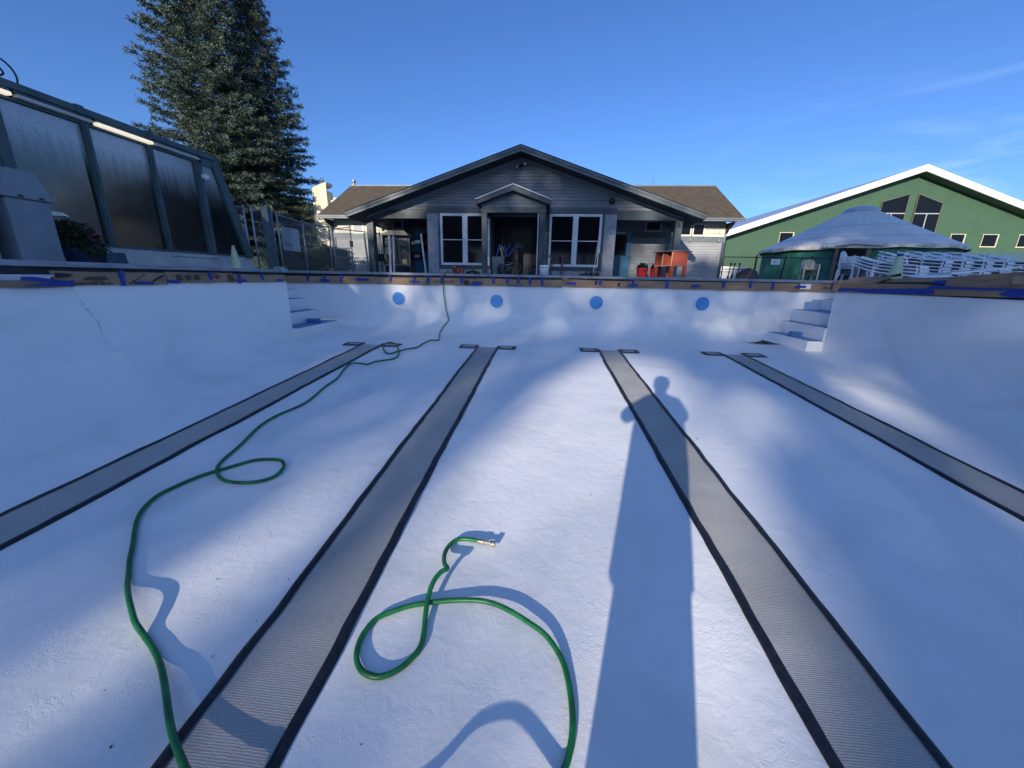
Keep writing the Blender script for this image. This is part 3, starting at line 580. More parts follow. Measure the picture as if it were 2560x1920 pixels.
# ---------------------------------------------------------------- materials for buildings
M['gtrim'] = mat('green_grey_trim', (0.062, 0.098, 0.105), 0.55, var=0.25, vscale=3, bump=0.1, bscale=30)
M['basewhite'] = mat('painted_base', (0.46, 0.46, 0.46), 0.7, var=0.2, vscale=2, bump=0.1)
M['siding'] = mat('grey_clapboard', (0.165, 0.185, 0.215), 0.65, var=0.14, vscale=1.2, bump=0.12, bscale=60, stretch=(1, 1, 6))
M['shingle'] = mat('pale_shingle', (0.27, 0.29, 0.32), 0.7, var=0.16, vscale=6, bump=0.12, bscale=60)
M['trim'] = mat('dark_teal_trim', (0.042, 0.062, 0.080), 0.5, var=0.15, vscale=2)
M['fascia'] = mat('grey_fascia', (0.115, 0.145, 0.155), 0.5, var=0.15, vscale=2)
M['soffit'] = mat('dark_soffit', (0.025, 0.03, 0.038), 0.7)
M['cream'] = mat('cream_clapboard', (0.62, 0.56, 0.40), 0.7, var=0.08, vscale=2)
M['white'] = mat('white_paint', (0.72, 0.72, 0.70), 0.5, var=0.08, vscale=4)
M['winframe'] = mat('white_window_frame', (0.62, 0.64, 0.68), 0.45, var=0.06, vscale=5)
M['dark'] = mat('dark_interior', (0.012, 0.013, 0.016), 0.8)
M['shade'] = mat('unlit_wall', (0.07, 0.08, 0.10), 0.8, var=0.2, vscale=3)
M['bluedoor'] = mat('blue_door', (0.02, 0.13, 0.24), 0.45, var=0.1, vscale=3)
M['steel'] = mat('galvanised_steel', (0.30, 0.32, 0.36), 0.45, metal=0.6, var=0.2, vscale=20)
M['black'] = mat('black_metal', (0.012, 0.013, 0.015), 0.5, var=0.2)
M['barn'] = mat('green_steel_siding', (0.046, 0.100, 0.057), 0.5, var=0.07, vscale=0.8)
M['plastic'] = mat('white_plastic', (0.70, 0.74, 0.80), 0.5, var=0.08, vscale=10)
def glass_mat(name, base, rough, ior=1.5, noise=0.0, fog_sky=False):
    m = mat(name, base, rough, spec=0.5); p = m.node_tree.nodes['Principled BSDF']; p.inputs['IOR'].default_value = ior
    n = m.node_tree.nodes; l = m.node_tree.links
    t = n.new('ShaderNodeTexCoord')
    if noise:
        q = n.new('ShaderNodeTexNoise'); q.inputs['Scale'].default_value = 3; q.inputs['Detail'].default_value = 8; l.new(t.outputs['Object'], q.inputs[0])
        r_ = n.new('ShaderNodeMapRange'); r_.inputs[3].default_value = rough*.3; r_.inputs[4].default_value = rough*2; l.new(q.outputs[0], r_.inputs[0]); l.new(r_.outputs[0], p.inputs['Roughness'])
    if fog_sky:      # condensation streaks, plus sky reflection painted milky at the top of the pane
        mp_ = n.new('ShaderNodeMapping'); mp_.inputs['Scale'].default_value = (6, 6, 0.8); l.new(t.outputs['Object'], mp_.inputs[0])
        q = n.new('ShaderNodeTexNoise'); q.inputs['Scale'].default_value = 2.2; q.inputs['Detail'].default_value = 9; l.new(mp_.outputs[0], q.inputs[0])
        q2 = n.new('ShaderNodeTexNoise'); q2.inputs['Scale'].default_value = 55; q2.inputs['Detail'].default_value = 3; l.new(t.outputs['Object'], q2.inputs[0])
        s_ = n.new('ShaderNodeSeparateXYZ'); l.new(t.outputs['Object'], s_.inputs[0])
        mr = n.new('ShaderNodeMapRange'); mr.inputs[1].default_value = 1.25; mr.inputs[2].default_value = 1.85; l.new(s_.outputs['Z'], mr.inputs[0])
        a = n.new('ShaderNodeMath'); a.operation = 'MULTIPLY_ADD'; a.inputs[1].default_value = 1.3; a.inputs[2].default_value = -0.55; l.new(q.outputs[0], a.inputs[0])
        b = n.new('ShaderNodeMath'); b.operation = 'ADD'; b.use_clamp = True; l.new(a.outputs[0], b.inputs[0]); l.new(mr.outputs[0], b.inputs[1])
        b2 = n.new('ShaderNodeMath'); b2.operation = 'MULTIPLY'; l.new(b.outputs[0], b2.inputs[0]); l.new(mr.outputs[0], b2.inputs[1])
        b3 = n.new('ShaderNodeMath'); b3.operation = 'MULTIPLY'; l.new(b2.outputs[0], b3.inputs[0]); l.new(q2.outputs[0], b3.inputs[1])
        c = n.new('ShaderNodeMixRGB'); c.inputs[1].default_value = (*base, 1); c.inputs[2].default_value = (0.75, 0.78, 0.82, 1); l.new(b3.outputs[0], c.inputs[0]); l.new(c.outputs[0], p.inputs['Base Color'])
    return m
M['fogskyglass'] = glass_mat('fogged_glass_painted_sky', (0.008, 0.010, 0.008), 0.14, 1.9, 1, True)
M['glass'] = glass_mat('dark_window_glass', (0.005, 0.006, 0.009), 0.06, 1.28)

# ---------------------------------------------------------------- glazed building on the left
B = thing('glazed_building', 'long low glazed building with dark green frame on the left deck', 'building', (-7, 7, 0))
XB = -7.0; ends = 9.05; YS = -9
g = MB(); g.prism([(YS, 0), (ends+.10, 0), (ends-.02, .315), (YS, .315)], .20, 'x', XB-.2); g.build('base_wall', M['basewhite'], B)
g = MB(); g.box(XB-.05, XB+.02, YS, ends-.08, .318, .352); g.build('sill', M['gtrim'], B)
g = MB(); g.box(XB-.015, XB+.006, 7.0, 8.1, .235, .242); g.box(XB-.015, XB+.02, 7.92, 7.96, .228, .246); g.build('base_joint', M['ink'], B)
posts = [y for y in (-7.2, -5.7, -4.2, -2.7, -1.4, -0.1, 1.2, 2.4, 3.5)]
def post(y, wd, d=.09): g = MB(); g.box(XB-d, XB+.045, y-wd/2, y+wd/2, .353, 2.055); g.box(XB+.046, XB+.058, y-wd*.18, y+wd*.18, .36, 2.05); return g.build('mullion', M['gtrim'], B)
for y in posts: post(y, .09)
post(4.93, .20); post(6.0, .085); post(6.98, .085); post(7.93, .17)
yy_ = posts+[4.93, 6.0, 6.98, 7.93]
for i in range(len(yy_)-1):
    a, b_ = yy_[i]+.04, yy_[i+1]-.04
    g = MB(); g.box(XB-.03, XB-.015, a, b_, .355, 2.05); g.build('glass_pane', M['fogskyglass'], B)
g = MB(); g.prism([(8.0, .355), (8.0, 2.1), (8.33, 2.1), (9.0, .355)], .015, 'x', XB-.03); g.build('glass_pane', M['fogskyglass'], B)
g = MB(); g.prism([(8.86, .30), (9.08, .30), (8.43, 2.27), (8.22, 2.27)], .14, 'x', XB-.09); g.build('end_frame', M['gtrim'], B)
g = MB(); g.prism([(8.02, 2.03), (8.02, 2.18), (8.36, 2.18), (8.40, 2.06)], .10, 'x', XB-.06); g.build('corner_plate', M['gtrim'], B)
g = MB(); g.box(XB-.06, XB+.03, YS, 7.96, 2.056, 2.085); g.build('head_frame', M['gtrim'], B)
g = MB(); g.box(XB-.16, XB+.075, YS, 8.34, 2.19, 2.275)
for y in (5.95, 7.0, 8.0, 4.9, 3.6): g.box(XB-.15, XB+.085, y-.05, y+.05, 2.182, 2.292)
g.build('eave_beam', M['gtrim'], B)
g = MB(); g.add([(XB-.1, YS, 2.276), (XB-.1, 8.3, 2.276), (-13, 8.3, 2.62), (-13, YS, 2.62), (XB-.1, YS, 2.30), (XB-.1, 8.3, 2.30), (-13, 8.3, 2.66), (-13, YS, 2.66)], [(0,1,2,3),(7,6,5,4),(0,4,5,1),(1,5,6,2),(2,6,7,3),(3,7,4,0)]); g.build('roof', mat('dark_roofing', (.05, .06, .06), .8, var=.3), B)
g = MB(); g.quad((XB-.05, 9.06, .3), (-13, 9.06, .3), (-13, 8.4, 2.3), (XB-.05, 8.4, 2.3)); g.build('end_glazing', M['fogskyglass'], B)
g = MB(); g.quad((-9.2, YS, 0), (-9.2, 9, 0), (-9.2, 9, 2.4), (-9.2, YS, 2.4)); g.quad((XB-.2, YS, .01), (-13, YS, .01), (-13, 9, .01), (XB-.2, 9, .01)); g.build('interior', M['dark'], B)
lamp_on = mat('lit_tube_cover', (.9, .85, .7), .4, emit=(1.0, .86, .62), estr=0.6); lamp_off = mat('tube_cover', (.50, .49, .45), .4, var=.1)
for (a, b_, on) in ((-1.5, -.6, 0), (-.58, .32, 1), (.34, 1.24, 0), (1.5, 2.4, 1), (2.42, 3.32, 0), (3.35, 4.25, 0), (4.28, 5.185, 1), (5.215, 6.11, 0), (6.14, 7.04, 1), (7.06, 7.97, 0)):
    g = MB(); g.box(XB-.02, XB+.05, a+.005, b_-.005, 2.145, 2.185); f_ = g.build('light_fixture', M['gtrim'], B)
    g = MB(); g.box(XB-.01, XB+.085, a+.01, b_-.01, 2.094, 2.144); o = g.build('tube_cover', lamp_on if on else lamp_off, f_, bevel=.018)
    if on: f_['label'] = 'lit tube light under the eave'
g = MB(); g.bar((XB-.14, 7.86, 2.03), (XB-.14, 6.75, 1.0), .05, .05); g.build('inner_brace', mat('dull_brace', (.16, .17, .17), .7), B)
g = MB(); g.lathe([(0, 0), (.02, .005), (.05, .06), (.058, .12), (.05, .17), (.0, .17)], n=16)
g.v = [(XB+.10+p[0], 8.02-p[2]+.08, 1.80+p[1]) for p in g.v]; g.build('flood_lamp', M['white'], B, smooth=True)
g = MB(); g.box(XB+.0, XB+.08, 8.05, 8.10, 1.77, 1.83); g.build('lamp_bracket', M['gtrim'], B)
sc = [(.0, .0), (.01, .09), (-.02, .17), (-.09, .22), (-.17, .20), (-.21, .13), (-.19, .06), (-.13, .04), (-.09, .08), (-.11, .12)]
g = MB(); g.tube([(XB, 5.32+a*1.3, 2.27+b_*1.15) for a, b_ in smooth_path([(a, b_, 0) for a, b_ in sc], 4) and [(q.x, q.y) for q in smooth_path([(a, b_, 0) for a, b_ in sc], 4)]], .011, 8)
g.build('iron_scroll', M['black'], B)

# ---------------------------------------------------------------- things on the left deck
M['bin'] = mat('grey_bin_plastic', (0.20, 0.235, 0.27), 0.6, var=0.15, vscale=3, bump=0.15, bscale=80)
def big_bin(y0, y1, lb):
    t_ = thing('waste_bin', lb, 'bin', (-5.9, (y0+y1)/2, 0), group='grey waste bins on the left deck')
    g = MB(); g.box(-6.25, -5.70, y0+.02, y1-.02, 0.0, .69); g.build('bin_body', M['bin'], t_, bevel=.02)
    g = MB(); g.prism([(y0-.02, .692), (y1+.04, .692), (y1+.035, .735), (y1-.0, .745), (y1-.09, .965), (y0+.10, .985), (y0+.0, .745), (y0-.02, .735)], .60, 'x', -6.28); l_ = g.build('lid', M['bin'], t_, bevel=.008)
    g = MB()
    for yy in (y0+.12, y0+.30): g.bar((-5.672, yy, .715), (-5.672, yy+.045, .712), .012, .012); g.bar((-5.672, yy+.01, .722), (-5.672, yy+.03, .705), .010, .012)
    g.build('hinge', M['ink'], l_)
big_bin(3.92, 4.35, 'grey plastic waste bin with a sloping lid in front of the glazed building'); big_bin(3.30, 3.80, 'second grey waste bin mostly cut off by the left picture edge')
t_ = thing('flower_pot', 'dark pot of purple and pink flowers beside the grey bin', 'plant pot', (-6.2, 4.86, 0))
g = MB(); g.lathe([(.085, 0), (.10, .02), (.125, .20), (.135, .21), (.135, .235), (.115, .235), (.110, .19), (0, .19)], (-6.2, 4.84, 0), 24); g.build('pot', mat('dark_blue_pot', (.015, .03, .09), .35), t_, smooth=True)
k = 2600; V = np.zeros((k, 4, 3)); Fm = []
def leafballs(k, c, rad, ln, wd, droop=0.0, shell=0.55):
    V = np.zeros((k, 4, 3)); d = nrg.normal(0, 1, (k, 3)); d /= np.linalg.norm(d, axis=1)[:, None]
    rr = (shell+(1-shell)*nrg.rand(k)**.5)[:, None]; P = np.array(c)+d*rr*np.array(rad)
    u = d+nrg.normal(0, .6, (k, 3)); u[:, 2] -= droop; u /= np.linalg.norm(u, axis=1)[:, None]
    v = np.cross(u, nrg.normal(0, 1, (k, 3))); v /= np.linalg.norm(v, axis=1)[:, None]
    l_ = ln*(0.6+.8*nrg.rand(k))[:, None]; w_ = wd*(0.6+.8*nrg.rand(k))[:, None]
    V[:, 0] = P; V[:, 1] = P+u*l_*.5+v*w_; V[:, 2] = P+u*l_; V[:, 3] = P+u*l_*.5-v*w_; return V
npmesh('foliage', np.concatenate([leafballs(2200, (-6.2, 4.87, .38), (.19, .21, .17), .07, .012, .5), leafballs(500, (-6.15, 4.95, .28), (.15, .19, .10), .08, .012, 1.2)]), 4, mat('dark_plant', (.03, .06, .025), .7, var=.4, vscale=30), t_)
npmesh('blossoms', leafballs(70, (-6.16, 4.92, .38), (.20, .22, .18), .035, .016, .2, .95), 4, mat('purple_petals', (.20, .05, .42), .6), t_)
npmesh('blossoms', leafballs(36, (-6.16, 4.85, .40), (.20, .20, .16), .035, .016, .2, .95), 4, mat('pink_petals', (.50, .04, .16), .6), t_)
npmesh('blossoms', leafballs(24, (-6.16, 4.90, .32), (.20, .20, .14), .030, .014, .2, .95), 4, mat('pale_petals', (.45, .42, .26), .6), t_)
g = MB(); g.prism([(4.62, .60), (4.62, .66), (4.78, .65), (4.83, .625), (4.84, .60), (4.80, .615)], .10, 'x', -6.25); props(g.build('chair_arm', M['white'], origin=(-6.2, 4.7, .6)), 'pale curved plastic piece showing between the grey bin and the flowers', 'chair arm')
g = MB(); g.prism([(5.19, 0), (5.50, 0), (5.47, .20), (5.21, .18)], .30, 'x', -6.5); t_ = thing('deck_box', 'small dark blue box on the left deck in front of the glazed building', 'box', (-6.35, 5.35, 0)); g.build('box_body', mat('dark_blue_box', (.05, .08, .12), .6, var=.2), t_, bevel=.008)
g = MB(); g.prism([(5.215, .181), (5.465, .201), (5.46, .212), (5.22, .192)], .27, 'x', -6.485); g.build('box_lid', mat('dark_blue_lid', (.07, .10, .15), .6), t_)
M['cone'] = mat('pale_cone', (.50, .56, .36), .55, var=.12, vscale=6)
def cone(loc, h, rb, rt_, lb, collar=False):
    t_ = thing('traffic_cone', lb, 'cone', loc, group='pale cones on the deck')
    g = MB(); x, y, z = loc; g.box(x-rb*1.25, x+rb*1.25, y-rb*1.25, y+rb*1.25, z, z+.025); g.build('cone_base', M['cone'], t_, bevel=.006)
    g = MB(); g.lathe([(rb, .026), (rb*.96, .05), (rt_, h), (rt_*.7, h), (rt_*.7, h-.05), (0, h-.05)], loc, 28); g.build('cone_body', M['cone'], t_, smooth=True)
    if collar: g = MB(); g.lathe([(rt_+.018, h-.11), (rt_+.012, h-.035), (rt_+.002, h-.035)], loc, 28); g.build('tape_collar', M['tape'], t_, smooth=True)
cone((-6.2, 7.56, 0), .48, .11, .022, 'small pale green cone in front of the glazed building corner')
cone((9.95, 12.2, 0), .86, .20, .055, 'tall pale cone with a blue taped top among the white chairs', True)

# ---------------------------------------------------------------- chain-link fences
def wires(pa, pb, z0, z1, pitch=0.07, r=0.0022, mt=None, parent=None, name='wire_mesh'):
    pa = Vector((pa[0], pa[1], 0)); pb = Vector((pb[0], pb[1], 0)); Ln = (pb-pa).length; d = (pb-pa)/Ln; h = z1-z0
    nn = Vector((-d.y, d.x, 0)); segs = []; k = -int(h/pitch)-1
    while k*pitch < Ln:
        for sg in (1, -1):
            s0 = k*pitch
            if sg > 0: a0, a1, b0, b1 = s0, s0+h, z0, z1
            else: a0, a1, b0, b1 = s0, s0+h, z1, z0
            lo, hi = max(a0, 0), min(a1, Ln)
            if hi-lo > .01: segs.append((lo, b0+(b1-b0)*(lo-a0)/h, hi, b0+(b1-b0)*(hi-a0)/h))
        k += 1
    V = []
    for (a, za, b, zb) in segs:
        p, q = pa+d*a, pa+d*b; t = Vector((q.x-p.x, q.y-p.y, zb-za)).normalized(); s_ = t.cross(nn).normalized()*r; m_ = nn*r
        P0 = [Vector((p.x, p.y, za))+s_, Vector((p.x, p.y, za))-s_*.5+m_, Vector((p.x, p.y, za))-s_*.5-m_]
        P1 = [Vector((q.x, q.y, zb))+s_, Vector((q.x, q.y, zb))-s_*.5+m_, Vector((q.x, q.y, zb))-s_*.5-m_]
        for i in range(3): V.append([P0[i], P0[(i+1) % 3], P1[(i+1) % 3], P1[i]])
    return npmesh(name, np.array([[tuple(v) for v in q] for q in V]), 4, mt, parent)
Fn = thing('chain_link_fence', 'tall galvanised chain-link fence running back from the glazed building', 'fence', (-8.7, 12, 0))
fp = [(-8.72, 9.6), (-8.72, 11.25), (-8.60, 11.4), (-8.60, 12.25), (-8.50, 12.35), (-8.82, 14.2), (-8.56, 15.5)]
for x, y in fp:
    g = MB(); g.tube([(x, y, 0), (x, y, 1.80)], .028, 10); g.lathe([(.032, 1.80), (.03, 1.83), (.0, 1.85)], (x, y, 0), 10); g.build('fence_post', M['steel'], Fn, smooth=True)
for a, b_ in ((0, 1), (2, 3), (4, 5), (5, 6)):
    p, q = fp[a], fp[b_]
    g = MB(); g.tube([(p[0], p[1], 1.76), (q[0], q[1], 1.76)], .020, 8); g.build('top_rail', M['steel'], Fn, smooth=True)
    wires(p, q, .03, 1.75, .08, .0022, M['steel'], Fn)
g = MB(); g.tube([(-8.5, 12.35, .92), (-8.82, 14.2, .92)], .016, 8); g.build('middle_rail', M['steel'], Fn, smooth=True)
g = MB(); g.box(-8.42, -8.22, 11.55, 11.72, 0, 1.86); props(g.build('wooden_post', mat('blue_grey_wood', (.085, .12, .14), .7, var=.25, vscale=4, stretch=(6, 6, 1)), origin=(-8.32, 11.6, 0)), 'thick square blue-grey post standing among the chain-link posts', 'post')
g = MB(); g.box(-8.66, -8.645, 12.72, 13.62, .72, 1.46); props(g.build('blank_board', mat('pale_board', (.42, .44, .48), .6, var=.08), origin=(-8.65, 13.2, 1.1)), 'pale rectangular board fixed to the chain-link fence before the spruce', 'board')
Gt = thing('chain_link_gate', 'half-open chain-link gate in front of the sunlit cream wall', 'gate', (-8.40, 15.45, 0))
ga, gb = (-8.40, 15.45), (-7.40, 14.9)
for x, y, h in ((*ga, 1.78), (*gb, 1.84)): g = MB(); g.tube([(x, y, .06), (x, y, h)], .022, 8); g.build('gate_stile', M['steel'], Gt, smooth=True)
for z in (1.70, .95, .08): g = MB(); g.tube([(*ga, z), (*gb, z)], .018, 8); g.build('gate_rail', M['steel'], Gt, smooth=True)
wires(ga, gb, .08, 1.70, .08, .0022, M['steel'], Gt)
g = MB(); g.box(gb[0]-.05, gb[0]+.05, gb[1]-.03, gb[1]+.03, 1.0, 1.22); g.build('latch', M['black'], Gt)
F2 = thing('chain_link_fence', 'short chain-link fence between the open gate and the porch', 'fence', (-7.9, 16.3, 0))
for x, y in ((-8.50, 15.62), (-7.28, 17.3)): g = MB(); g.tube([(x, y, 0), (x, y, 1.80)], .026, 8); g.build('fence_post', M['steel'], F2, smooth=True)
for z in (1.74, .08): g = MB(); g.tube([(-8.50, 15.62, z), (-7.28, 17.3, z)], .018, 8); g.build('fence_rail', M['steel'], F2, smooth=True)
wires((-8.50, 15.62), (-7.28, 17.3), .05, 1.74, .075, .0022, M['steel'], F2)

# hedge behind the fence
H = thing('hedge', 'dark clipped hedge below the cream house, behind the chain-link fence', 'hedge', (-10.2, 17.2, 0))
k = 15000; P = np.stack([nrg.uniform(-12.4, -8.75, k), nrg.uniform(16.6, 17.9, k), nrg.rand(k)**.8*1.06], 1)
P[:, 2] *= 1+.10*np.sin(P[:, 0]*3.1)+.05*np.sin(P[:, 0]*9); u = nrg.normal(0, 1, (k, 3)); u /= np.linalg.norm(u, axis=1)[:, None]; v = np.cross(u, nrg.normal(0, 1, (k, 3))); v /= np.linalg.norm(v, axis=1)[:, None]
s_ = (.030+.03*nrg.rand(k))[:, None]; V = np.stack([P-u*s_, P-v*s_*.5, P+u*s_, P+v*s_*.5], 1)
npmesh('foliage', V, 4, mat('hedge_leaf', (.045, .075, .025), .6, var=.5, vscale=9), H)
g = MB()
for i in range(11): x = -12.2+i*.33; g.tube([(x, 17.2, 0), (x+rng.uniform(-.1, .1), 17.2+rng.uniform(-.2, .2), .9)], [.018, .006], 5)
g.build('stems', mat('hedge_stem', (.05, .04, .03), .9), H)

# ---------------------------------------------------------------- spruces
M['bark'] = mat('spruce_bark', (.13, .09, .065), .9, var=.4, vscale=12, bump=.6, bscale=25, stretch=(1, 1, .3))
def spruce_leafmat(name, c1, c2): return mat(name, c1, .7, col2=c2, vscale=1.6, lo=.38, hi=.62, detail=8)
def spruce(loc, H_, Rb, seed, label, lm, zmin=1.2, dens=1.0, lean=0.0, S=1.0):
    rs = np.random.RandomState(seed); T = thing('spruce_tree', label, 'tree', loc, group='blue spruces behind the glazed building')
    g = MB(); g.tube([(loc[0]+lean*(z/H_)**1.5, loc[1], z) for z in np.linspace(0, H_, 14)], [max(.012, .24*(1-z/H_)**.9) for z in np.linspace(0, H_, 14)], 10); g.build('trunk', M['bark'], T, smooth=True)
    limbs = MB(); A = []; Bn = []; Wd = []
    z = zmin
    while z < H_-.25:
        f = 1-z/H_; nb = int(8+8*f**.5); ph = rs.rand()*6.28
        for k_ in range(nb):
            a = ph+k_*6.283/nb+rs.uniform(-.3, .3); zz = z+rs.uniform(-.12, .12)
            Lb = Rb*(f**.80)*rs.uniform(.74, 1.10)+.12
            if rs.rand() < .06: Lb *= .6
            rise0 = .10+.45*(1-f); dr = .34*f*Lb/3.0
            bx, by, bz = loc[0]+lean*(zz/H_)**1.5, loc[1], zz
            n_ = max(4, int(Lb/(.28*S))); c = []
            for i in range(n_+1):
                t = i/n_; r_ = Lb*t; q = (bx+math.cos(a)*r_, by+math.sin(a)*r_, bz+rise0*r_-dr*4*t*t*.55+.16*Lb*.25*max(0, t-.72)*4)
                c.append(np.array(q))
            limbs.tube([tuple(q) for q in c], [max(.004, .035*(1-i/n_)*f+.006) for i in range(n_+1)], 4, cap=False)
            da = np.array([math.cos(a), math.sin(a), 0]); sd_ = np.array([-math.sin(a), math.cos(a), 0])
            for i in range(1, n_+1):
                t = i/n_
                if t < .22 and rs.rand() < .75: continue
                nt_ = 2 if t < .93 else 3
                for side in ([-1, 1] if nt_ == 2 else [-1, 0, 1]):
                    lt = S*((.16+.42*Lb/Rb*(1-abs(t-.55)*1.3))*rs.uniform(.7, 1.25) if side else .26)
                    tw = da*(.75 if side else 1)+sd_*side*(.75)+np.array([0, 0, rs.uniform(-.30, .06)]); tw /= np.linalg.norm(tw)
                    base = c[i-1]+(c[i]-c[i-1])*rs.rand() if side else c[i-1]
                    m_ = max(2, int(lt/(.085*S)*dens))
                    for j in range(m_):
                        s0 = base+tw*lt*(j/m_)
                        for q in range(9):
                            dd = tw*rs.uniform(.6, 1.1)+rs.normal(0, .42, 3); dd[2] += .10; dd /= np.linalg.norm(dd); A.append(s0+rs.normal(0, .05*S, 3)); Bn.append(dd*rs.uniform(.09, .19)*S); Wd.append(rs.uniform(.011, .022)*S)
        z += (.36+.14*f)*S
    limbs.build('limbs', M['bark'], T)
    A = np.array(A); Bn = np.array(Bn); Wd = np.array(Wd)[:, None]; s_ = np.cross(Bn, rs.normal(0, 1, A.shape)); s_ /= np.linalg.norm(s_, axis=1)[:, None]
    V = np.stack([A-s_*Wd*.5, A+Bn*.45-s_*Wd*1.1, A+Bn, A+Bn*.45+s_*Wd*1.1], 1)
    npmesh('crown', V, 4, lm, T); return len(V)
n1 = spruce((-24.8, 30.0, 0), 28.0, 5.5, 5, 'large pale blue-green spruce rising out of the top of the picture', spruce_leafmat('blue_spruce_needles', (.105, .150, .118), (.045, .070, .048)), 1.8, 1.25, S=1.36)
n2 = spruce((-22.9, 33.0, 0), 24.5, 4.7, 8, 'darker spruce behind and to the right of the large blue-green one', spruce_leafmat('dark_spruce_needles', (.060, .090, .065), (.03, .048, .032)), 1.8, 1.05, S=1.31)
print('spruce blades', n1, n2)

# ---------------------------------------------------------------- hill and cream house
g = MB(); g.grid([[(x, 120+j*14+10*mnoise.noise(Vector((x*.02, j, 0))), (-.1 if j == 0 else (34*math.exp(-((x+135)/55)**2)+4)*(j/6)**.8+(1.6*mnoise.noise(Vector((x*.25, j*2.1, 3)))+2.2*mnoise.noise(Vector((x*.07, j*2, 9))) if j else 0))) for x in range(-420, 130, 2)] for j in range(7)])
o = g.build('hill', mat('wooded_hill', (.030, .055, .020), .95, col2=(.012, .025, .012), vscale=.35, bump=1, bscale=.9, bdist=1.5), smooth=False); props(o, kind='structure')
def lap_wall(g, poly_fn, x0, x1, z0, z1, y, lap=.115, dep=.022, step=None):
    """lapped boards facing -y; poly_fn(z) gives the x limits at that height"""
    z = z0
    while z < z1-1e-3:
        zt = min(z+lap, z1); a0, b0 = poly_fn(z); a1, b1 = poly_fn(zt)
        a0, b0 = max(a0, x0), min(b0, x1); a1, b1 = max(a1, x0), min(b1, x1)
        if b0-a0 > .02:
            if b1-a1 < .02: a1 = b1 = (a0+b0)/2
            gp = .013; g.add([(a0, y-dep, z+gp), (b0, y-dep, z+gp), (b1, y-.006, zt), (a1, y-.006, zt), (a0, y+.001, z+gp), (b0, y+.001, z+gp)], [(0,1,2,3), (4,5,1,0)])
        z = zt
full = lambda z: (-1e3, 1e3)
Yh = thing('cream_house', 'sunlit cream clapboard house behind the hedge', 'house', (-18.6, 32, 0))
top = lambda z: (-23.6 if z < 3.5 else -23.6+(z-3.5)/.372, -12.0 if z < 3.5 else 1e3)
g = MB(); lap_wall(g, top, -23.6, -16.45, 0, 5.9, 32, .16, .02); g.box(-23.6, -14, 32.01, 40, 0, 3.4); g.build('wall', M['cream'], Yh)
g = MB(); g.add([(-24.2, 31.7, 3.42), (-16.2, 31.7, 6.4), (-16.2, 40, 6.4), (-24.2, 40, 3.42), (-24.2, 31.7, 3.30), (-16.2, 31.7, 6.28), (-16.2, 40, 6.28), (-24.2, 40, 3.30)], [(0,1,2,3),(7,6,5,4),(0,4,5,1),(1,5,6,2),(2,6,7,3),(3,7,4,0)])
g.v = [(p[0], p[1], p[2]-.42) for p in g.v]; g.build('roof', M['cream'], Yh)
g = MB(); lap_wall(g, full, -18.42, -17.24, 0, 6.35, 31.4, .16, .02); g.box(-18.42, -17.24, 31.402, 32.3, 0, 6.3)
g.add([(-18.45, 31.37, 6.28), (-17.2, 31.37, 6.72), (-17.2, 32.3, 6.72), (-18.45, 32.3, 6.28), (-18.45, 31.37, 6.47), (-17.2, 31.37, 6.92), (-17.2, 32.3, 6.92), (-18.45, 32.3, 6.47), (-18.42, 31.39, 6.3), (-17.24, 31.39, 6.3), (-17.24, 31.39, 6.8), (-18.42, 31.39, 6.35)], [(0,3,2,1),(4,5,6,7),(0,1,5,4),(1,2,6,5),(2,3,7,6),(3,0,4,7),(8,9,10,11)])
ch = g.build('chimney', M['cream'], Yh)
g = MB(); g.tube([(-17.75, 31.8, 6.6), (-17.75, 31.8, 7.0)], .09, 12); g.lathe([(.15, 7.0), (.15, 7.05), (.06, 7.12), (.06, 7.2), (.13, 7.22), (.0, 7.30)], (-17.75, 31.8, 0), 12); g.build('flue', M['steel'], ch)
g = MB(); g.tube([(-18.75, 31.30, 0), (-18.75, 31.30, 5.0)], .035, 6); g.build('drainpipe', M['black'], Yh)
g = MB(); g.box(-20.1, -19.2, 31.93, 31.97, 1.6, 2.7); g.build('window', M['winframe'], Yh)
Yh.scale = (1.0625,)*3; Yh.location = (-18.6*1.0625, 34.0, 0)

# ---------------------------------------------------------------- pool house
M['roofing'] = mat('dark_roof_edge', (.03, .033, .04), .85, var=.3, vscale=8)
M['shingleroof'] = mat('brown_shingles', (.085, .064, .042), .9, var=.45, vscale=3.2, bump=.5, bscale=18, stretch=(1.2, 5, 5), detail=10)
Hs = thing('pool_house', 'wide grey clapboard pool house with a low gable facing the pool', 'house', (-1.04, 16.1, 0))
YW, YR, XP, ZP, SL = 16.1, 15.35, -1.04, 4.58, 0.333
zr = lambda x: ZP-SL*abs(x-XP)
under = lambda z: (XP-(ZP-.20-z)/SL, XP+(ZP-.20-z)/SL)
XE = 6.75
g = MB()
lap_wall(g, under, -8, 7, 2.51, ZP-.2, YW, .118); g.prism([(-7.2, 2.30), (5.1, 2.30), (XP+.05, ZP-.23), (XP-.05, ZP-.23)], .12, 'y', YW+.002)
g.build('gable_wall', M['siding'], Hs)
for q in ((-7.31, -4.78), (2.67, 5.15)): MB().box(q[0], q[1], YW-.03, YW+.16, 2.19, 2.51).build('porch_beam', M['trim'], Hs)
g = MB(); g.box(-4.76, -2.36, YW-.04, YW+.0, 2.40, 2.60); g.box(-.04, 2.65, YW-.04, YW+.0, 2.40, 2.60); g.box(-2.36, -.04, YW-.04, YW+.0, 2.34, 2.60); g.build('frieze_board', M['trim'], Hs)
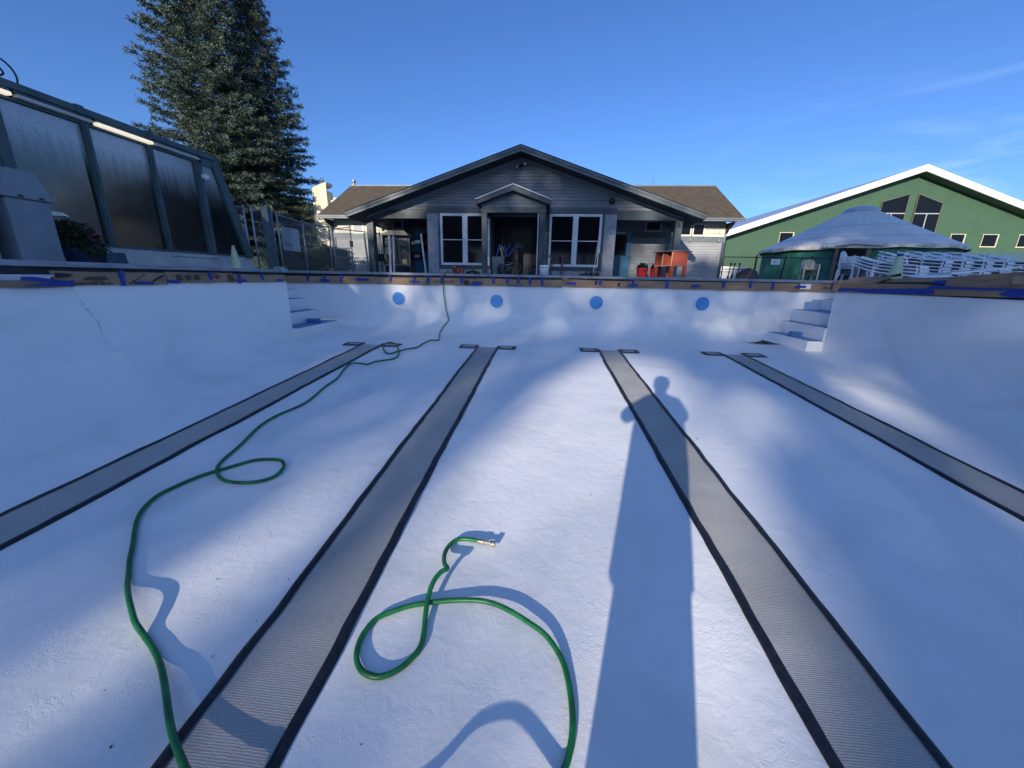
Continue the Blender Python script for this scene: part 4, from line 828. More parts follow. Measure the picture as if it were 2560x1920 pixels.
# shingled front of the middle block
g = MB()
def shing(g, x0, x1, z0, z1, y):
    z = z0; r_ = 0
    while z < z1-.01:
        zt = min(z+.142, z1); x = x0; off = (r_ % 2)*.11
        xx = [x0]
        while xx[-1] < x1-.01: xx.append(min(x1, xx[-1]+(.11 if len(xx) == 1 and r_ % 2 else rng.uniform(.16, .26))))
        for a, b_ in zip(xx[:-1], xx[1:]):
            d_ = .016+rng.uniform(-.004, .004); g.add([(a+.002, y-d_, z), (b_-.002, y-d_, z), (b_-.002, y-.003, zt), (a+.002, y-.003, zt), (a+.002, y, z), (b_-.002, y, z)], [(0,1,2,3), (4,5,1,0)])
        z = zt; r_ += 1
for q in ((-4.78, -4.33, 2.40), (2.22, 2.67, 2.40), (-4.33, -2.20, .30), (-.08, 2.22, .30)): g = MB(); shing(g, q[0], q[1], 0, q[2], YW-.003); g.build('shingle_siding', M['shingle'], Hs)
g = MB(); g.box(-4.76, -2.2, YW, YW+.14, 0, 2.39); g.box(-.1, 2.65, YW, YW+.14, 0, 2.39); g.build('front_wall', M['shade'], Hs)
for x0, x1 in ((-4.33, -2.22), (-.06, 2.22)):
    g = MB(); g.box(x0, x0+.085, YW-.028, YW-.001, .30, 2.399); g.box(x1-.10, x1, YW-.028, YW-.001, .30, 2.399); g.box(x0+.085, x1-.10, YW-.034, YW-.001, .30, .43)
    g.build('window_trim', M['trim'], Hs)
def dbl(x0, x1, z0, z1):
    f_ = MB(); y = YW-.06; t = .058; xm = (x0+x1)/2
    f_.box(x0, x1, y, YW-.002, z1-t, z1); f_.box(x0, x1, y, YW-.002, z0, z0+t); f_.box(x0, x0+t, y, YW-.002, z0+t, z1-t); f_.box(x1-t, x1, y, YW-.002, z0+t, z1-t); f_.box(xm-.075, xm+.075, y, YW-.002, z0+t, z1-t)
    fr = f_.build('window', M['winframe'], Hs, bevel=.004)
    for a, b_ in ((x0+t, xm-.075), (xm+.075, x1-t)):
        f_ = MB(); zc_ = (z0+z1)/2
        f_.box(a, b_, y+.018, y+.04, zc_-.015, zc_+.012); f_.box(a, a+.028, y+.018, y+.04, z0+t, z1-t); f_.box(b_-.028, b_, y+.018, y+.04, z0+t, z1-t); f_.box(a+.028, b_-.028, y+.018, y+.04, z1-t-.03, z1-t); f_.box(a+.028, b_-.028, y+.018, y+.04, z0+t, z0+t+.035)
        f_.build('sash', M['winframe'], fr)
        f_ = MB(); f_.box(a, b_, y+.044, y+.052, z0+t, z1-t); f_.build('pane', M['glass'], fr)
dbl(-4.235, -2.25, .44, 2.385); dbl(.10, 2.11, .44, 2.385)
# side and back walls of the two open porches
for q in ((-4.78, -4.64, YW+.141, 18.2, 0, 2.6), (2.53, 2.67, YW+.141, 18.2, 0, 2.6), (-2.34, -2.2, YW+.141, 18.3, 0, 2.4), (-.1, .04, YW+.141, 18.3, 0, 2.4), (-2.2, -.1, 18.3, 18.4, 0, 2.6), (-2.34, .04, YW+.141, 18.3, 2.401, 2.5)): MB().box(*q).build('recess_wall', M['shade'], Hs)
g = MB(); g.box(-7.3, 5.4, YW+.17, 22, 2.60, 2.64); g.build('porch_ceiling', M['soffit'], Hs)
g = MB(); lap_wall(g, full, 2.68, 5.37, 0, 1.77, 18.2, .118); g.box(2.68, 5.37, 18.202, 18.35, 0, 2.6); g.build('porch_back_wall', M['siding'], Hs)
g = MB(); g.box(2.68, 5.38, 18.17, 18.2, 1.772, 2.0); g.box(5.2, 5.38, 18.165, 18.199, 0, 1.771); g.build('belt_board', M['trim'], Hs)
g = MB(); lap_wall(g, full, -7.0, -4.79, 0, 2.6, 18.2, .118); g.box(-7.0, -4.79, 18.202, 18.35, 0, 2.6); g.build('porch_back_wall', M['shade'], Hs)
def vent(x0, x1, z0, z1):
    f_ = MB(); y0, y1 = 18.13, 18.168; t = .08
    f_.box(x0, x1, y0, y1, z1-t, z1); f_.box(x0, x1, y0, y1, z0, z0+t); f_.box(x0, x0+t, y0, y1, z0+t, z1-t); f_.box(x1-t, x1, y0, y1, z0+t, z1-t); a = f_.build('vent_window', M['shingle'], Hs)
    f_ = MB(); f_.box(x0+t, x1-t, y0+.02, y1-.002, z0+t, z1-t); f_.build('pane', M['dark'], a)
vent(4.22, 4.94, 2.01, 2.47); vent(-7.0, -6.48, 1.98, 2.43)
# blue doors
D1 = MB().box(2.80, 3.70, 18.10, 18.165, 0.02, 2.05).build('door', M['bluedoor'], Hs, bevel=.004)
MB().box(2.92, 3.50, 18.088, 18.099, 1.02, 1.88).build('door_pane', M['glass'], D1); MB().box(2.90, 3.42, 18.085, 18.099, 1.925, 1.995).build('door_plate', M['basewhite'], D1)
MB().lathe([(0, 0), (.03, .01), (.034, .035), (.022, .05), (0, .05)], (3.62, 18.07, .98), 12).build('door_knob', M['brass'], D1, smooth=True)
g = MB()
for a, b_, c, d_ in ((2.95, 3.22, .2, .82), (3.28, 3.55, .2, .82)): g.box(a, b_, 18.094, 18.099, c, d_)
g.build('door_panel', M['bluedoor'], D1, bevel=.003)
D2 = MB().box(-5.98, -5.0, 18.10, 18.165, .02, 2.05).build('door', M['bluedoor'], Hs, bevel=.004)
MB().box(-5.74, -5.12, 18.09, 18.099, 1.05, 1.85).build('door_pane', M['glass'], D2); MB().box(-5.30, -5.0, 18.085, 18.099, 1.87, 1.99).build('door_plate', M['basewhite'], D2)
MB().box(-5.76, -5.73, 18.04, 18.09, 1.0, 1.2).build('door_handle', M['steel'], D2)
g = MB(); g.box(-6.1, -5.55, 17.96, 17.98, .72, 1.02); sg_ = g.build('black_bracket', M['black'], Hs)
g = MB(); g.box(-5.97, -5.72, 17.945, 17.959, .80, .92); lb_ = g.build('door_sign', mat('pale_sign', (.55, .58, .6), .6), sg_)
text('sign_text', 'CLOSED', .055, (-5.845, 17.943, .86), (PI/2, 0, 0), M['ink'], sg_)
# dark entrance door far inside the portico with a paper notice
D3 = MB().box(-1.75, -.65, 18.24, 18.298, 0.01, 2.1).build('door', mat('dark_door', (.02, .03, .05), .4), Hs)
MB().box(-1.36, -1.03, 18.225, 18.239, 1.27, 1.50).build('door_notice', mat('grey_notice', (.30, .36, .36), .7), D3)
for x, wd in ((-2.13, .03), (-2.02, .03), (-1.90, .06)): MB().box(x, x+wd, 17.2+rng.uniform(-.2, .2), 17.24+.3, 0, 2.1).build('folded_panel', mat('dim_panel', (.06, .06, .075), .7), Hs)
# posts of the open porches
def bx(nm, x0, x1, y0, y1, z0, z1, m_): return MB().box(x0, x1, y0, y1, z0, z1).build(nm, m_, Hs, bevel=.006)
bx('porch_post', -7.29, -7.01, YW-.01, YW+.27, 0, 2.188, M['trim']); bx('porch_post', 4.90, 5.14, YW-.01, YW+.24, 0, 2.188, M['fascia'])
bx('post_cap', -7.31, -6.99, YW-.035, YW+.29, 2.13, 2.165, M['trim']); bx('post_cap', 4.88, 5.16, YW-.035, YW+.26, 2.13, 2.165, M['fascia'])
g = MB(); g.bar((5.0, YW-.03, 2.12), (5.0, YW-.03, 1.93), .02, .02); g.bar((5.0, YW-.03, 2.05), (5.06, YW-.06, 1.99), .02, .02); g.build('post_bracket', M['black'], Hs)
# roof of the main gable
def slab(pts_top, th, y0, y1): return MB().prism([pts_top[0], pts_top[1], (pts_top[1][0], pts_top[1][1]-th), (pts_top[0][0], pts_top[0][1]-th)], y1-y0, 'y', y0)
for sgn in (-1, 1):
    e = XP+sgn*XE; p0, p1 = (XP, ZP), (e, zr(e))
    g = slab(p0, 0, 0, 0) if False else MB().prism([p0, p1, (p1[0], p1[1]-.05), (p0[0], p0[1]-.05)], 7.15, 'y', YR+.0)
    g.build('roof', M['roofing'], Hs)
    d0, d1 = (XP, ZP-.052), (e, zr(e)-.052)
    g = MB().prism([d0, d1, (d1[0]-sgn*.05, d1[1]-.155), (d0[0], d0[1]-.165)], .05, 'y', YR+.012)
    g.add(*(lambda q: (q.v, q.f))(MB().prism([(d0[0], d0[1]), (d1[0], d1[1]), (d1[0], d1[1]-.055), (d0[0], d0[1]-.055)], .03, 'y', YR-.02)))
    g.add(*(lambda q: (q.v, q.f))(MB().prism([(d0[0], d0[1]-.09), (d1[0], d1[1]-.09), (d1[0], d1[1]-.105), (d0[0], d0[1]-.105)], .014, 'y', YR-.003)))
    g.build('fascia', M['fascia'], Hs)
    g = MB().prism([(XP, ZP-.215), (e-sgn*.06, zr(e)-.215), (e-sgn*.06, zr(e)-.225), (XP, ZP-.225)], 7.0, 'y', YR+.064)
    g.build('soffit', M['soffit'], Hs)
    xa, xb = e-sgn*.055, e-sgn*.005
    g = MB().box(min(xa, xb), max(xa, xb), YR+.064, 22.4, zr(e)-.20, zr(e)-.06); g.build('eave_board', M['fascia'], Hs)
    g = MB(); q = lambda t, z: (XP+sgn*(.25+(XE-.9)*t), YW-.02, z)
    g.bar((XP, YW-.022, ZP-.27), (XP+sgn*6.2, YW-.022, ZP-.27-SL*6.2), .03, .09, (0, 0, 1)); g.build('rake_trim', M['siding'], Hs)
# twin floodlight under the ridge and a small dark lamp on the right
g = MB(); g.box(-1.10, -1.0, YW-.06, YW-.016, 4.02, 4.11); fl_ = g.build('floodlight', M['black'], Hs)
for sgn in (-1, 1):
    g = MB(); cx_ = -1.05+sgn*.11; cz_ = 4.06+sgn*.045; g.tube([(-1.05, YW-.06, 4.06), (cx_, YW-.12, cz_)], .015, 8); g.tube([(cx_, YW-.08, cz_), (cx_+sgn*.01, YW-.13, cz_), (cx_+sgn*.03, YW-.20, cz_-.02)], [.03, .05, .062], 14); g.build('lamp_head', M['black'], fl_)
    g = MB(); g.tube([(cx_+sgn*.031, YW-.199, cz_-.02), (cx_+sgn*.033, YW-.206, cz_-.021)], .052, 14); g.build('lamp_glass', mat('lamp_lens', (.3, .34, .36), .2), fl_)
g = MB(); g.lathe([(0, .10), (.09, .09), (.11, .03), (.10, -.04), (.05, -.08), (0, -.08)], (2.42, YW-.10, 2.83), 16); g.build('wall_lamp', M['black'], Hs, smooth=True)

# portico
Pt = thing('portico', 'small gabled entrance portico with white roof edge in front of the pool house', 'portico', (-1.2, 14.6, 0))
for x0, x1 in ((-2.34, -2.15), (-.27, -.06)):
    MB().box(x0, x1, 14.6, 14.8, 0, 2.20).build('portico_post', M['trim'], Pt, bevel=.006); MB().box(x0-.012, x1+.012, 14.585, 14.81, 2.16, 2.185).build('post_cap', M['trim'], Pt)
    MB().box(x0+.06, x0+.12, 14.594, 14.599, .03, 2.15).build('post_strip', M['trim'], Pt)
MB().box(-2.36, -.04, 14.58, 14.76, 2.20, 2.36).build('portico_beam', M['trim'], Pt)
for x in (-2.30, -.20): MB().box(x, x+.1, 14.765, 16.05, 2.20, 2.36).build('side_beam', M['trim'], Pt)
PP, PZ, PS = -1.2, 3.07, .37
pu = lambda z: (PP-(PZ-.17-z)/PS, PP+(PZ-.17-z)/PS)
g = MB(); lap_wall(g, pu, -2.34, -.05, 2.362, PZ-.17, 14.60, .118); g.prism([(-2.34, 2.361), (-.06, 2.361), (-.06, 2.49), (PP, PZ-.20), (-2.34, 2.49)], .06, 'y', 14.602); g.build('portico_gable', M['siding'], Pt)
for sgn in (-1, 1):
    e = PP+sgn*1.30; ze = PZ-PS*1.30
    MB().prism([(PP, PZ), (e, ze), (e, ze-.03), (PP, PZ-.03)], 1.72, 'y', 14.30).build('portico_roof', M['roofing'], Pt)
    MB().prism([(PP, PZ+.006), (e+sgn*.01, ze+.006), (e+sgn*.01, ze-.022), (PP, PZ-.022)], .02, 'y', 14.278).build('drip_edge', M['white'], Pt)
    MB().prism([(PP, PZ-.032), (e-sgn*.01, ze-.032), (e-sgn*.01, ze-.175), (PP, PZ-.20)], .035, 'y', 14.305).build('portico_fascia', M['trim'], Pt)
    xa, xb = e-sgn*.05, e-sgn*.012; MB().box(min(xa, xb), max(xa, xb), 14.342, 16.0, ze-.17, ze-.045).build('portico_eave', M['trim'], Pt)
    MB().prism([(PP, PZ-.20), (e-sgn*.06, ze-.16), (e-sgn*.06, ze-.17), (PP, PZ-.215)], 1.6, 'y', 14.342).build('portico_soffit', M['soffit'], Pt)
MB().tube([(-.315, 14.62, 0), (-.315, 14.62, 2.19)], .016, 8).build('downpipe', M['winframe'], Pt)

# rear wing of the pool house
Wg = thing('rear_wing', 'rear wing of the pool house with a sunlit brown shingle roof', 'building', (0, 19.4, 0))
WY = 19.4
M['wingsiding'] = mat('wing_clapboard_sunlit', (0.27, 0.275, 0.29), 0.65, var=0.14, vscale=1.2)  # same clapboard as the house; sunlit brightness put into this lighter copy
for x0, x1, xa, xb in ((5.40, 8.06, 5.40, 8.17), (-10.4, -7.02, -10.5, -7.02)):
    g = MB(); lap_wall(g, full, x0, x1, 0, 1.73, WY, .118); g.box(xa, xb, WY+.002, 25.2, 0, 2.5); g.build('lower_siding', M['wingsiding'], Wg)
M['upsiding'] = mat('pale_siding', (.60, .57, .46), .7, var=.06)
for x0, x1 in ((5.40, 8.10), (-10.44, -7.02)): g = MB(); lap_wall(g, full, x0, x1, 1.952, 2.62, WY-.004, .16); g.build('upper_siding', M['upsiding'], Wg)
for x0, x1 in ((5.38, 8.18), (-10.52, -7.0)): MB().box(x0, x1, WY-.035, WY-.002, 1.732, 1.95).build('belt_board', M['fascia'], Wg)
for x0, x1 in ((8.055, 8.18), (-10.52, -10.39)): MB().box(x0, x1, WY-.03, WY+.1, 0, 1.731).build('corner_board', M['trim'], Wg)
def wwin(x0, x1, z0, z1, gm):
    t = .09; y = WY-.05; f_ = MB(); f_.box(x0-t, x1+t, y, WY-.02, z1, z1+t*.9); f_.box(x0-t, x1+t, y, WY-.02, z0-t*.9, z0); f_.box(x0-t, x0, y, WY-.02, z0, z1); f_.box(x1, x1+t, y, WY-.02, z0, z1)
    a = f_.build('window', mat('pale_frame', (.62, .60, .50), .6), Wg); MB().box(x0, x1, y+.015, WY-.021, z0, z1).build('pane', gm, a)
wwin(6.71, 7.14, 2.05, 2.47, M['glass']); wwin(6.10, 6.56, 2.05, 2.47, M['glass']); wwin(-9.40, -9.0, 2.02, 2.42, mat('pale_blind', (.35, .37, .40), .7))
for sgn, y0 in ((1, 18.7), (-1, 26.1)):
    pts = [(y0, 2.68), (22.4, 4.73)]; q = [(y0, 2.68), (22.4, 4.73), (22.4, 4.66), (y0, 2.60)]
    MB().prism(q, 19.41, 'x', -10.85).build('roof', M['shingleroof'], Wg)
MB().box(-10.86, 8.57, 22.34, 22.46, 4.70, 4.75).build('ridge_cap', M['fascia'], Wg)
g = MB(); g.box(-10.87, 8.58, 18.655, 18.70, 2.535, 2.672); g.box(-10.87, 8.58, 18.635, 18.654, 2.61, 2.675); g.build('gutter_board', M['fascia'], Wg)
for x in (8.50, -10.84): MB().prism([(18.7, 2.54), (22.4, 4.59), (26.1, 2.54), (26.1, 2.67), (22.4, 4.72), (18.7, 2.67)], .045, 'x', x).build('rake_board', M['fascia'], Wg)
g = MB(); g.box(-10.8, 8.5, 18.71, WY-.06, 2.60, 2.615); g.build('soffit', M['soffit'], Wg)
for q in (8.12, -10.5): MB().prism([(WY, 2.5), (22.4, 4.3), (25.2, 2.5)], .05, 'x', q).build('gable_end', M['cream'], Wg)
for x in (8.12, -10.55): g = MB(); g.prism([(18.72, 2.53), (WY-.04, 2.53), (WY-.04, 2.10), (WY-.14, 2.16), (WY-.2, 2.28), (WY-.42, 2.33), (18.75, 2.45)], .09, 'x', x); g.build('eave_bracket', M['black'], Wg)
for i, x in enumerate((6.60, 7.86)):
    g = MB(); g.box(x-.03, x+.03, WY-.08, WY-.036, 1.80, 1.88); g.prism([(x-.05, 1.75), (x+.05, 1.75), (x+.035, 1.81), (x-.035, 1.81)], .05, 'y', WY-.12)
    if i: g.box(x-.006, x+.006, WY-.05, WY-.0365, 1.90, 2.55)
    g.build('wall_lamp', M['steel'], Wg)
MB().tube([(-10.69, 22.4, 4.6), (-10.69, 22.4, 4.93)], .085, 12).build('flue', M['steel'], Wg, smooth=True)
MB().lathe([(.12, 4.90), (.12, 5.0), (.0, 5.03)], (-10.69, 22.4, 0), 12).build('flue_cap', M['steel'], Wg)
Rl = thing('railing', 'white railing with thin balusters before the wing of the pool house', 'railing', (-9, 18.9, 0))
MB().box(-10.4, -7.4, 18.87, 18.93, .76, .81).build('handrail', M['white'], Rl); MB().box(-10.4, -7.4, 18.88, 18.92, .10, .14).build('bottom_rail', M['white'], Rl)
for k in range(25): MB().box(-10.35+k*.12, -10.325+k*.12, 18.888, 18.912, .141, .759).build('baluster', M['white'], Rl)
# bare twigs above the ridge
for (x, h_, lb) in ((6.62, 6.35, 'bare twiggy treetop with a tall spike behind the wing roof'), (5.62, 5.95, 'shorter pair of bare twigs behind the wing roof')):
    T_ = thing('bare_tree', lb, 'tree', (x, 27.5, 0), group='bare treetops behind the pool house')
    g = MB(); g.tube([(x, 27.5, 0), (x+.1, 27.5, 3), (x, 27.5, h_-.8)], [.12, .08, .03], 7); g.build('trunk', M['bark'], T_)
    g = MB(); g.tube([(x, 27.5, h_-.85), (x+.02, 27.5, h_)], [.022, .012], 5)
    for a, b_ in ((-.28, .5), (.2, .55), (-.14, .62), (.30, .35)): g.tube([(x, 27.5, h_-1.1), (x+a*.7, 27.5, h_-.95), (x+a, 27.5, h_-1.0+b_)], [.02, .016, .010], 5)
    g.build('twigs', M['bark'], T_)

# ---------------------------------------------------------------- things round the pool house
K = thing('notice_kiosk', 'roofed notice case with dim posters standing in the left porch', 'notice board', (-6.3, 16.8, 0))
g = MB(); g.add([(-6.92, 16.45, 1.60), (-5.72, 16.45, 1.60), (-5.72, 17.1, 1.60), (-6.92, 17.1, 1.60), (-6.62, 16.65, 1.80), (-5.95, 16.65, 1.80), (-5.95, 16.9, 1.80), (-6.62, 16.9, 1.80)], [(0,3,2,1),(4,5,6,7),(0,1,5,4),(1,2,6,5),(2,3,7,6),(3,0,4,7)]); g.build('kiosk_roof', mat('brown_grey_roof', (.30, .28, .23), .8, var=.2, vscale=8), K)
g = MB(); g.box(-6.92, -5.74, 16.72, 16.9, .40, 1.59); g.build('case', mat('dark_case', (.03, .032, .038), .6), K)
g = MB(); g.box(-6.92, -5.74, 16.69, 16.719, .40, .46); g.box(-6.92, -5.74, 16.69, 16.719, 1.53, 1.59); g.box(-6.92, -6.87, 16.69, 16.719, .46, 1.53); g.box(-5.80, -5.74, 16.69, 16.719, .46, 1.53); g.build('case_frame', mat('brown_grey_frame', (.10, .095, .09), .6), K)
MB().box(-6.85, -6.55, 16.70, 16.7185, .50, .66).build('red_notice', mat('dull_red_paper', (.28, .07, .06), .7), K); MB().box(-6.12, -5.90, 16.70, 16.7185, .48, .66).build('yellow_notice', mat('dull_yellow_paper', (.36, .32, .14), .7), K)
MB().box(-6.20, -5.84, 16.70, 16.7185, 1.42, 1.50).build('poster_heading', mat('pale_heading', (.30, .31, .30), .7), K)
g = MB()
for z_, w_ in ((1.33, .20), (1.28, .15), (1.22, .30)): g.box(-6.19, -6.19+w_, 16.70, 16.7184, z_, z_+.022)
for z_, w_ in ((1.34, .22), (1.29, .16), (1.23, .26)): g.box(-6.84, -6.84+w_, 16.70, 16.7184, z_, z_+.02)
g.build('poster_lines', mat('pale_print', (.22, .23, .23), .7), K)
g = MB(); g.lathe([(.14, 0), (.175, 0), (.175, .003), (.14, .003)], (0, 0, 0), 20); g.v = [(-6.70+p[0], 16.712-p[2], .98+p[1]) for p in g.v]; g.bar((-6.15, 16.712, .86), (-5.9, 16.712, 1.08), .008, .03); g.bar((-6.1, 16.712, 1.10), (-5.86, 16.712, .88), .008, .03); g.build('poster_drawing', mat('pale_print2', (.20, .22, .20), .7), K)
for x in (-6.86, -5.82): MB().box(x, x+.07, 16.74, 16.82, 0, .399).build('case_leg', M['black'], K)
for (a, b_, w_, lb) in (((-6.46, -6.42), 0, .085, 'left of two pale upright boards leaning in front of the notice case'), ((-6.28, -6.27), 0, .065, 'right of two pale upright boards leaning in front of the notice case')):
    g = MB(); g.bar((a[0], 16.30, 1.56), (a[1], 16.15, 0.0), w_, .03, (0, 1, 0)); props(g.build('leaning_board', mat('pale_grey_board', (.38, .42, .48), .6, var=.1), origin=(a[1], 16.15, 0)), lb, 'board', 'pale boards in the left porch')
g = MB(); g.bar((-5.02, 16.0, 1.62), (-4.84, 15.9, 0.0), .065, .03, (0, 1, 0)); props(g.build('leaning_board', mat('pale_grey_board2', (.40, .42, .42), .6), origin=(-4.84, 15.9, 0)), 'single pale narrow board leaning against the shingled wall left of the windows', 'board')
g = MB(); g.bar((-7.38, 16.0, 1.62), (-7.24, 15.9, 0.0), .06, .04, (0, 1, 0)); props(g.build('leaning_board', mat('blue_grey_board', (.12, .16, .18), .6), origin=(-7.24, 15.9, 0)), 'blue-grey narrow board leaning on the left porch post', 'board')
g = MB(); g.box(-7.15, -6.72, 16.6, 16.75, .55, .86); props(g.build('black_box', M['black'], origin=(-6.9, 16.7, .7), bevel=.01), 'black box hanging beside the left porch post', 'box')
g = MB(); g.tube([(-7.02, 17.6, 0), (-7.02, 17.6, 1.55)], .05, 8); g.box(-7.1, -6.94, 17.5, 17.7, .05, 1.0); a_ = g.build('covered_umbrella', mat('olive_cover', (.12, .12, .09), .8), origin=(-7.02, 17.6, 0)); props(a_, 'folded umbrella in an olive cover behind the left porch post', 'umbrella')
MB().lathe([(.13, 1.56), (.16, 1.60), (.10, 1.70), (0, 1.74)], (-7.02, 17.6, 0), 10).build('umbrella_cap', M['basewhite'], a_)
g = MB(); g.box(-7.25, -7.0, 17.15, 17.5, 2.05, 2.16); g.bar((-7.1, 17.2, 2.05), (-7.0, 17.1, 1.85), .09, .12); props(g.build('security_camera', M['basewhite'], origin=(-7.1, 17.3, 2.1), bevel=.01), 'small pale security camera under the roof of the left porch', 'camera')
# red compressor, dark heap, grey tub of blue things, tangled hoses
T_ = thing('air_compressor', 'dull red tool box with a round handle below the left windows', 'tool box', (-3.36, 15.2, 0))
MB().box(-3.57, -3.15, 15.1, 15.35, .02, .30).build('tool_body', mat('dull_red', (.22, .035, .03), .5), T_, bevel=.025); MB().tube([(-3.36+.13*math.cos(a), 15.08, .26+.13*math.sin(a)) for a in [k*PI/12 for k in range(25)]], .014, 6).build('round_handle', M['black'], T_); MB().box(-3.5, -3.42, 15.12, 15.3, .301, .39).build('gauge', M['brass'], T_)
def heap(name, lb, cat, c, rad, k, mt_, ln=.09, wd=.03): o = npmesh(name, leafballs(k, c, rad, ln, wd, .2, .2), 4, mt_, origin=c); return props(o, lb, cat)
heap('cloth_heap', 'low black heap of cloth beside the red tool box', 'heap', (-2.75, 15.15, .08), (.28, .14, .11), 260, M['black'])
T_ = thing('grey_tub', 'grey plastic tub in the portico with blue floats sticking out', 'tub', (-1.78, 15.2, 0))
g = MB(); g.add([(-1.98, 15.05, 0), (-1.60, 15.05, 0), (-1.60, 15.4, 0), (-1.98, 15.4, 0), (-2.02, 15.02, .71), (-1.56, 15.02, .71), (-1.56, 15.43, .71), (-2.02, 15.43, .71)], [(0,3,2,1),(0,1,5,4),(1,2,6,5),(2,3,7,6),(3,0,4,7),(4,5,6,7)]); g.build('tub_body', mat('blue_grey_tub', (.17, .20, .24), .6, var=.1), T_, bevel=.01)
MB().box(-2.04, -1.54, 15.0, 15.45, .711, .735).build('tub_rim', mat('rim_brown', (.22, .15, .12), .6), T_)
fb = mat('blue_float', (.01, .03, .20), .5); fy = mat('yellow_float', (.30, .30, .06), .6)
for k in range(13):
    a = rng.uniform(-.5, .65); b0 = Vector((-1.68+rng.uniform(-.22, .28), 15.22+rng.uniform(-.1, .1), .74)); q = b0+Vector((a*.55, rng.uniform(-.1, .05), rng.uniform(.24, .46)))
    o = MB().bar(b0, q, .055, .022, (0, 1, 0)).build('pool_float', fy if k % 6 == 2 else fb, None, bevel=.006, origin=tuple(b0)); props(o, ('yellow' if k % 6 == 2 else 'dark blue')+' stick-like float standing in the grey tub', 'float', ('yellow' if k % 6 == 2 else 'blue')+' floats in the grey tub')
hm = mat('dim_green_hose', (.07, .12, .07), .5); pw = mat('dim_pale_hose', (.30, .30, .30), .5)
def tangle(name, lb, c, rad, n, m_, seed, r=.012, flat=.5):
    rs = np.random.RandomState(seed); pts = [tuple(np.array(c)+rs.uniform(-1, 1, 3)*np.array(rad)) for _ in range(n)]; pts = [(p[0], p[1], max(.02, p[2])) for p in pts]
    return props(MB().tube(smooth_path(pts, 8), r, 6).build(name, m_, None, smooth=True, origin=(c[0], c[1], 0)), lb, 'hose')
tangle('tangled_hose', 'tangle of dull green hose in the portico entrance', (-1.35, 15.0, .27), (.42, .2, .25), 12, hm, 3)
tangle('tangled_hose', 'pale thin hose looped over the green tangle in the portico', (-1.45, 14.95, .33), (.28, .15, .24), 7, pw, 6, .010)
g = MB()
for k in range(9):
    r_ = .42-.012*k; g.tube([(-.30-r_*math.cos(a)*.92, 15.0+.02*k, .05+r_*math.sin(a)*.80*(.75+.03*k)) for a in [PI*t/18*.55 for t in range(19)]], .013, 5)
props(g.build('coiled_hose', mat('blue_green_hose', (.02, .10, .13), .5), origin=(-.5, 15, 0)), 'coil of blue-green hose leaning against the right portico post', 'hose')
T_ = thing('hand_truck', 'black bulky machine with a grey cap among the tangled hoses', 'machine', (-1.62, 15.0, 0))
MB().lathe([(.15, .02), (.17, .05), (.17, .40), (.10, .46), (0, .46)], (-1.62, 14.98, 0), 16).build('machine_body', M['black'], T_, smooth=True); MB().lathe([(.05, .46), (.07, .50), (.0, .52)], (-1.62, 14.98, 0), 12).build('machine_cap', pw, T_)
T_['category'] = 'machine'; T_.name = 'pool_pump'
# white bucket
T_ = thing('paint_bucket', 'white paint bucket with a lid at the right portico post', 'bucket', (-.03, 12.6, 0))
g = MB(); g.lathe([(.115, 0), (.13, .01), (.142, .24), (.142, .30), (0, .30)], (-.03, 12.6, 0), 28); g.build('bucket_body', mat('spattered_white', (.62, .65, .68), .5, var=.3, vscale=26), T_, smooth=True)
g = MB(); g.lathe([(.150, .301), (.154, .31), (.154, .335), (.138, .345), (.138, .375), (.0, .375)], (-.03, 12.6, 0), 28); g.build('bucket_lid', M['white'], T_, smooth=True)
g = MB(); g.tube([(-.03+.15*math.cos(a), 12.6-.155*abs(math.sin(a))-.01, .27-.17*math.sin(a)) for a in [PI*k/16 for k in range(17)]], .004, 5); g.build('bucket_handle', M['steel'], T_)
# upright tools and leaning poles
rust = mat('rusty_steel', (.10, .075, .065), .7, var=.3, vscale=15)
for i, (x, lb) in enumerate(((.205, 'left of two rusty T-topped rods standing before the right window'), (.615, 'right of two rusty T-topped rods standing before the right window'))):
    T_ = thing('upright_rod', lb, 'rod', (x, 15.2, 0), group='rusty rods before the right window')
    MB().tube([(x-.02, 15.2, 0), (x, 15.2, .80)], .028, 10).build('rod_shaft', rust, T_); MB().box(x-.08, x+.09, 15.15, 15.25, .76, .83).build('rod_head', rust, T_, bevel=.01); MB().tube([(x+.05, 15.22, 0), (x+.055, 15.22, .74)], .018, 8).build('rod_brace', rust, T_)
for a, b_, r_, m_, lb in (((1.80, 15.0, .25), (1.95, 15.5, 1.43), .010, M['winframe'], 'thin pale pole leaning across the right window'), ((1.97, 15.1, 0), (2.02, 15.55, .95), .022, M['black'], 'thick black pole leaning on the wall right of the windows'), ((2.40, 15.4, 0), (2.34, 15.7, 1.47), .009, M['steel'], 'thin grey rod standing against the pale shingles on the right')):
    props(MB().tube([a, b_], r_, 8).build('leaning_pole', m_, origin=a), lb, 'pole')
heap('black_netting', 'low black heap of netting on the deck below the right window', 'heap', (1.68, 15.1, .07), (.42, .12, .13), 380, M['black'], .12, .02)
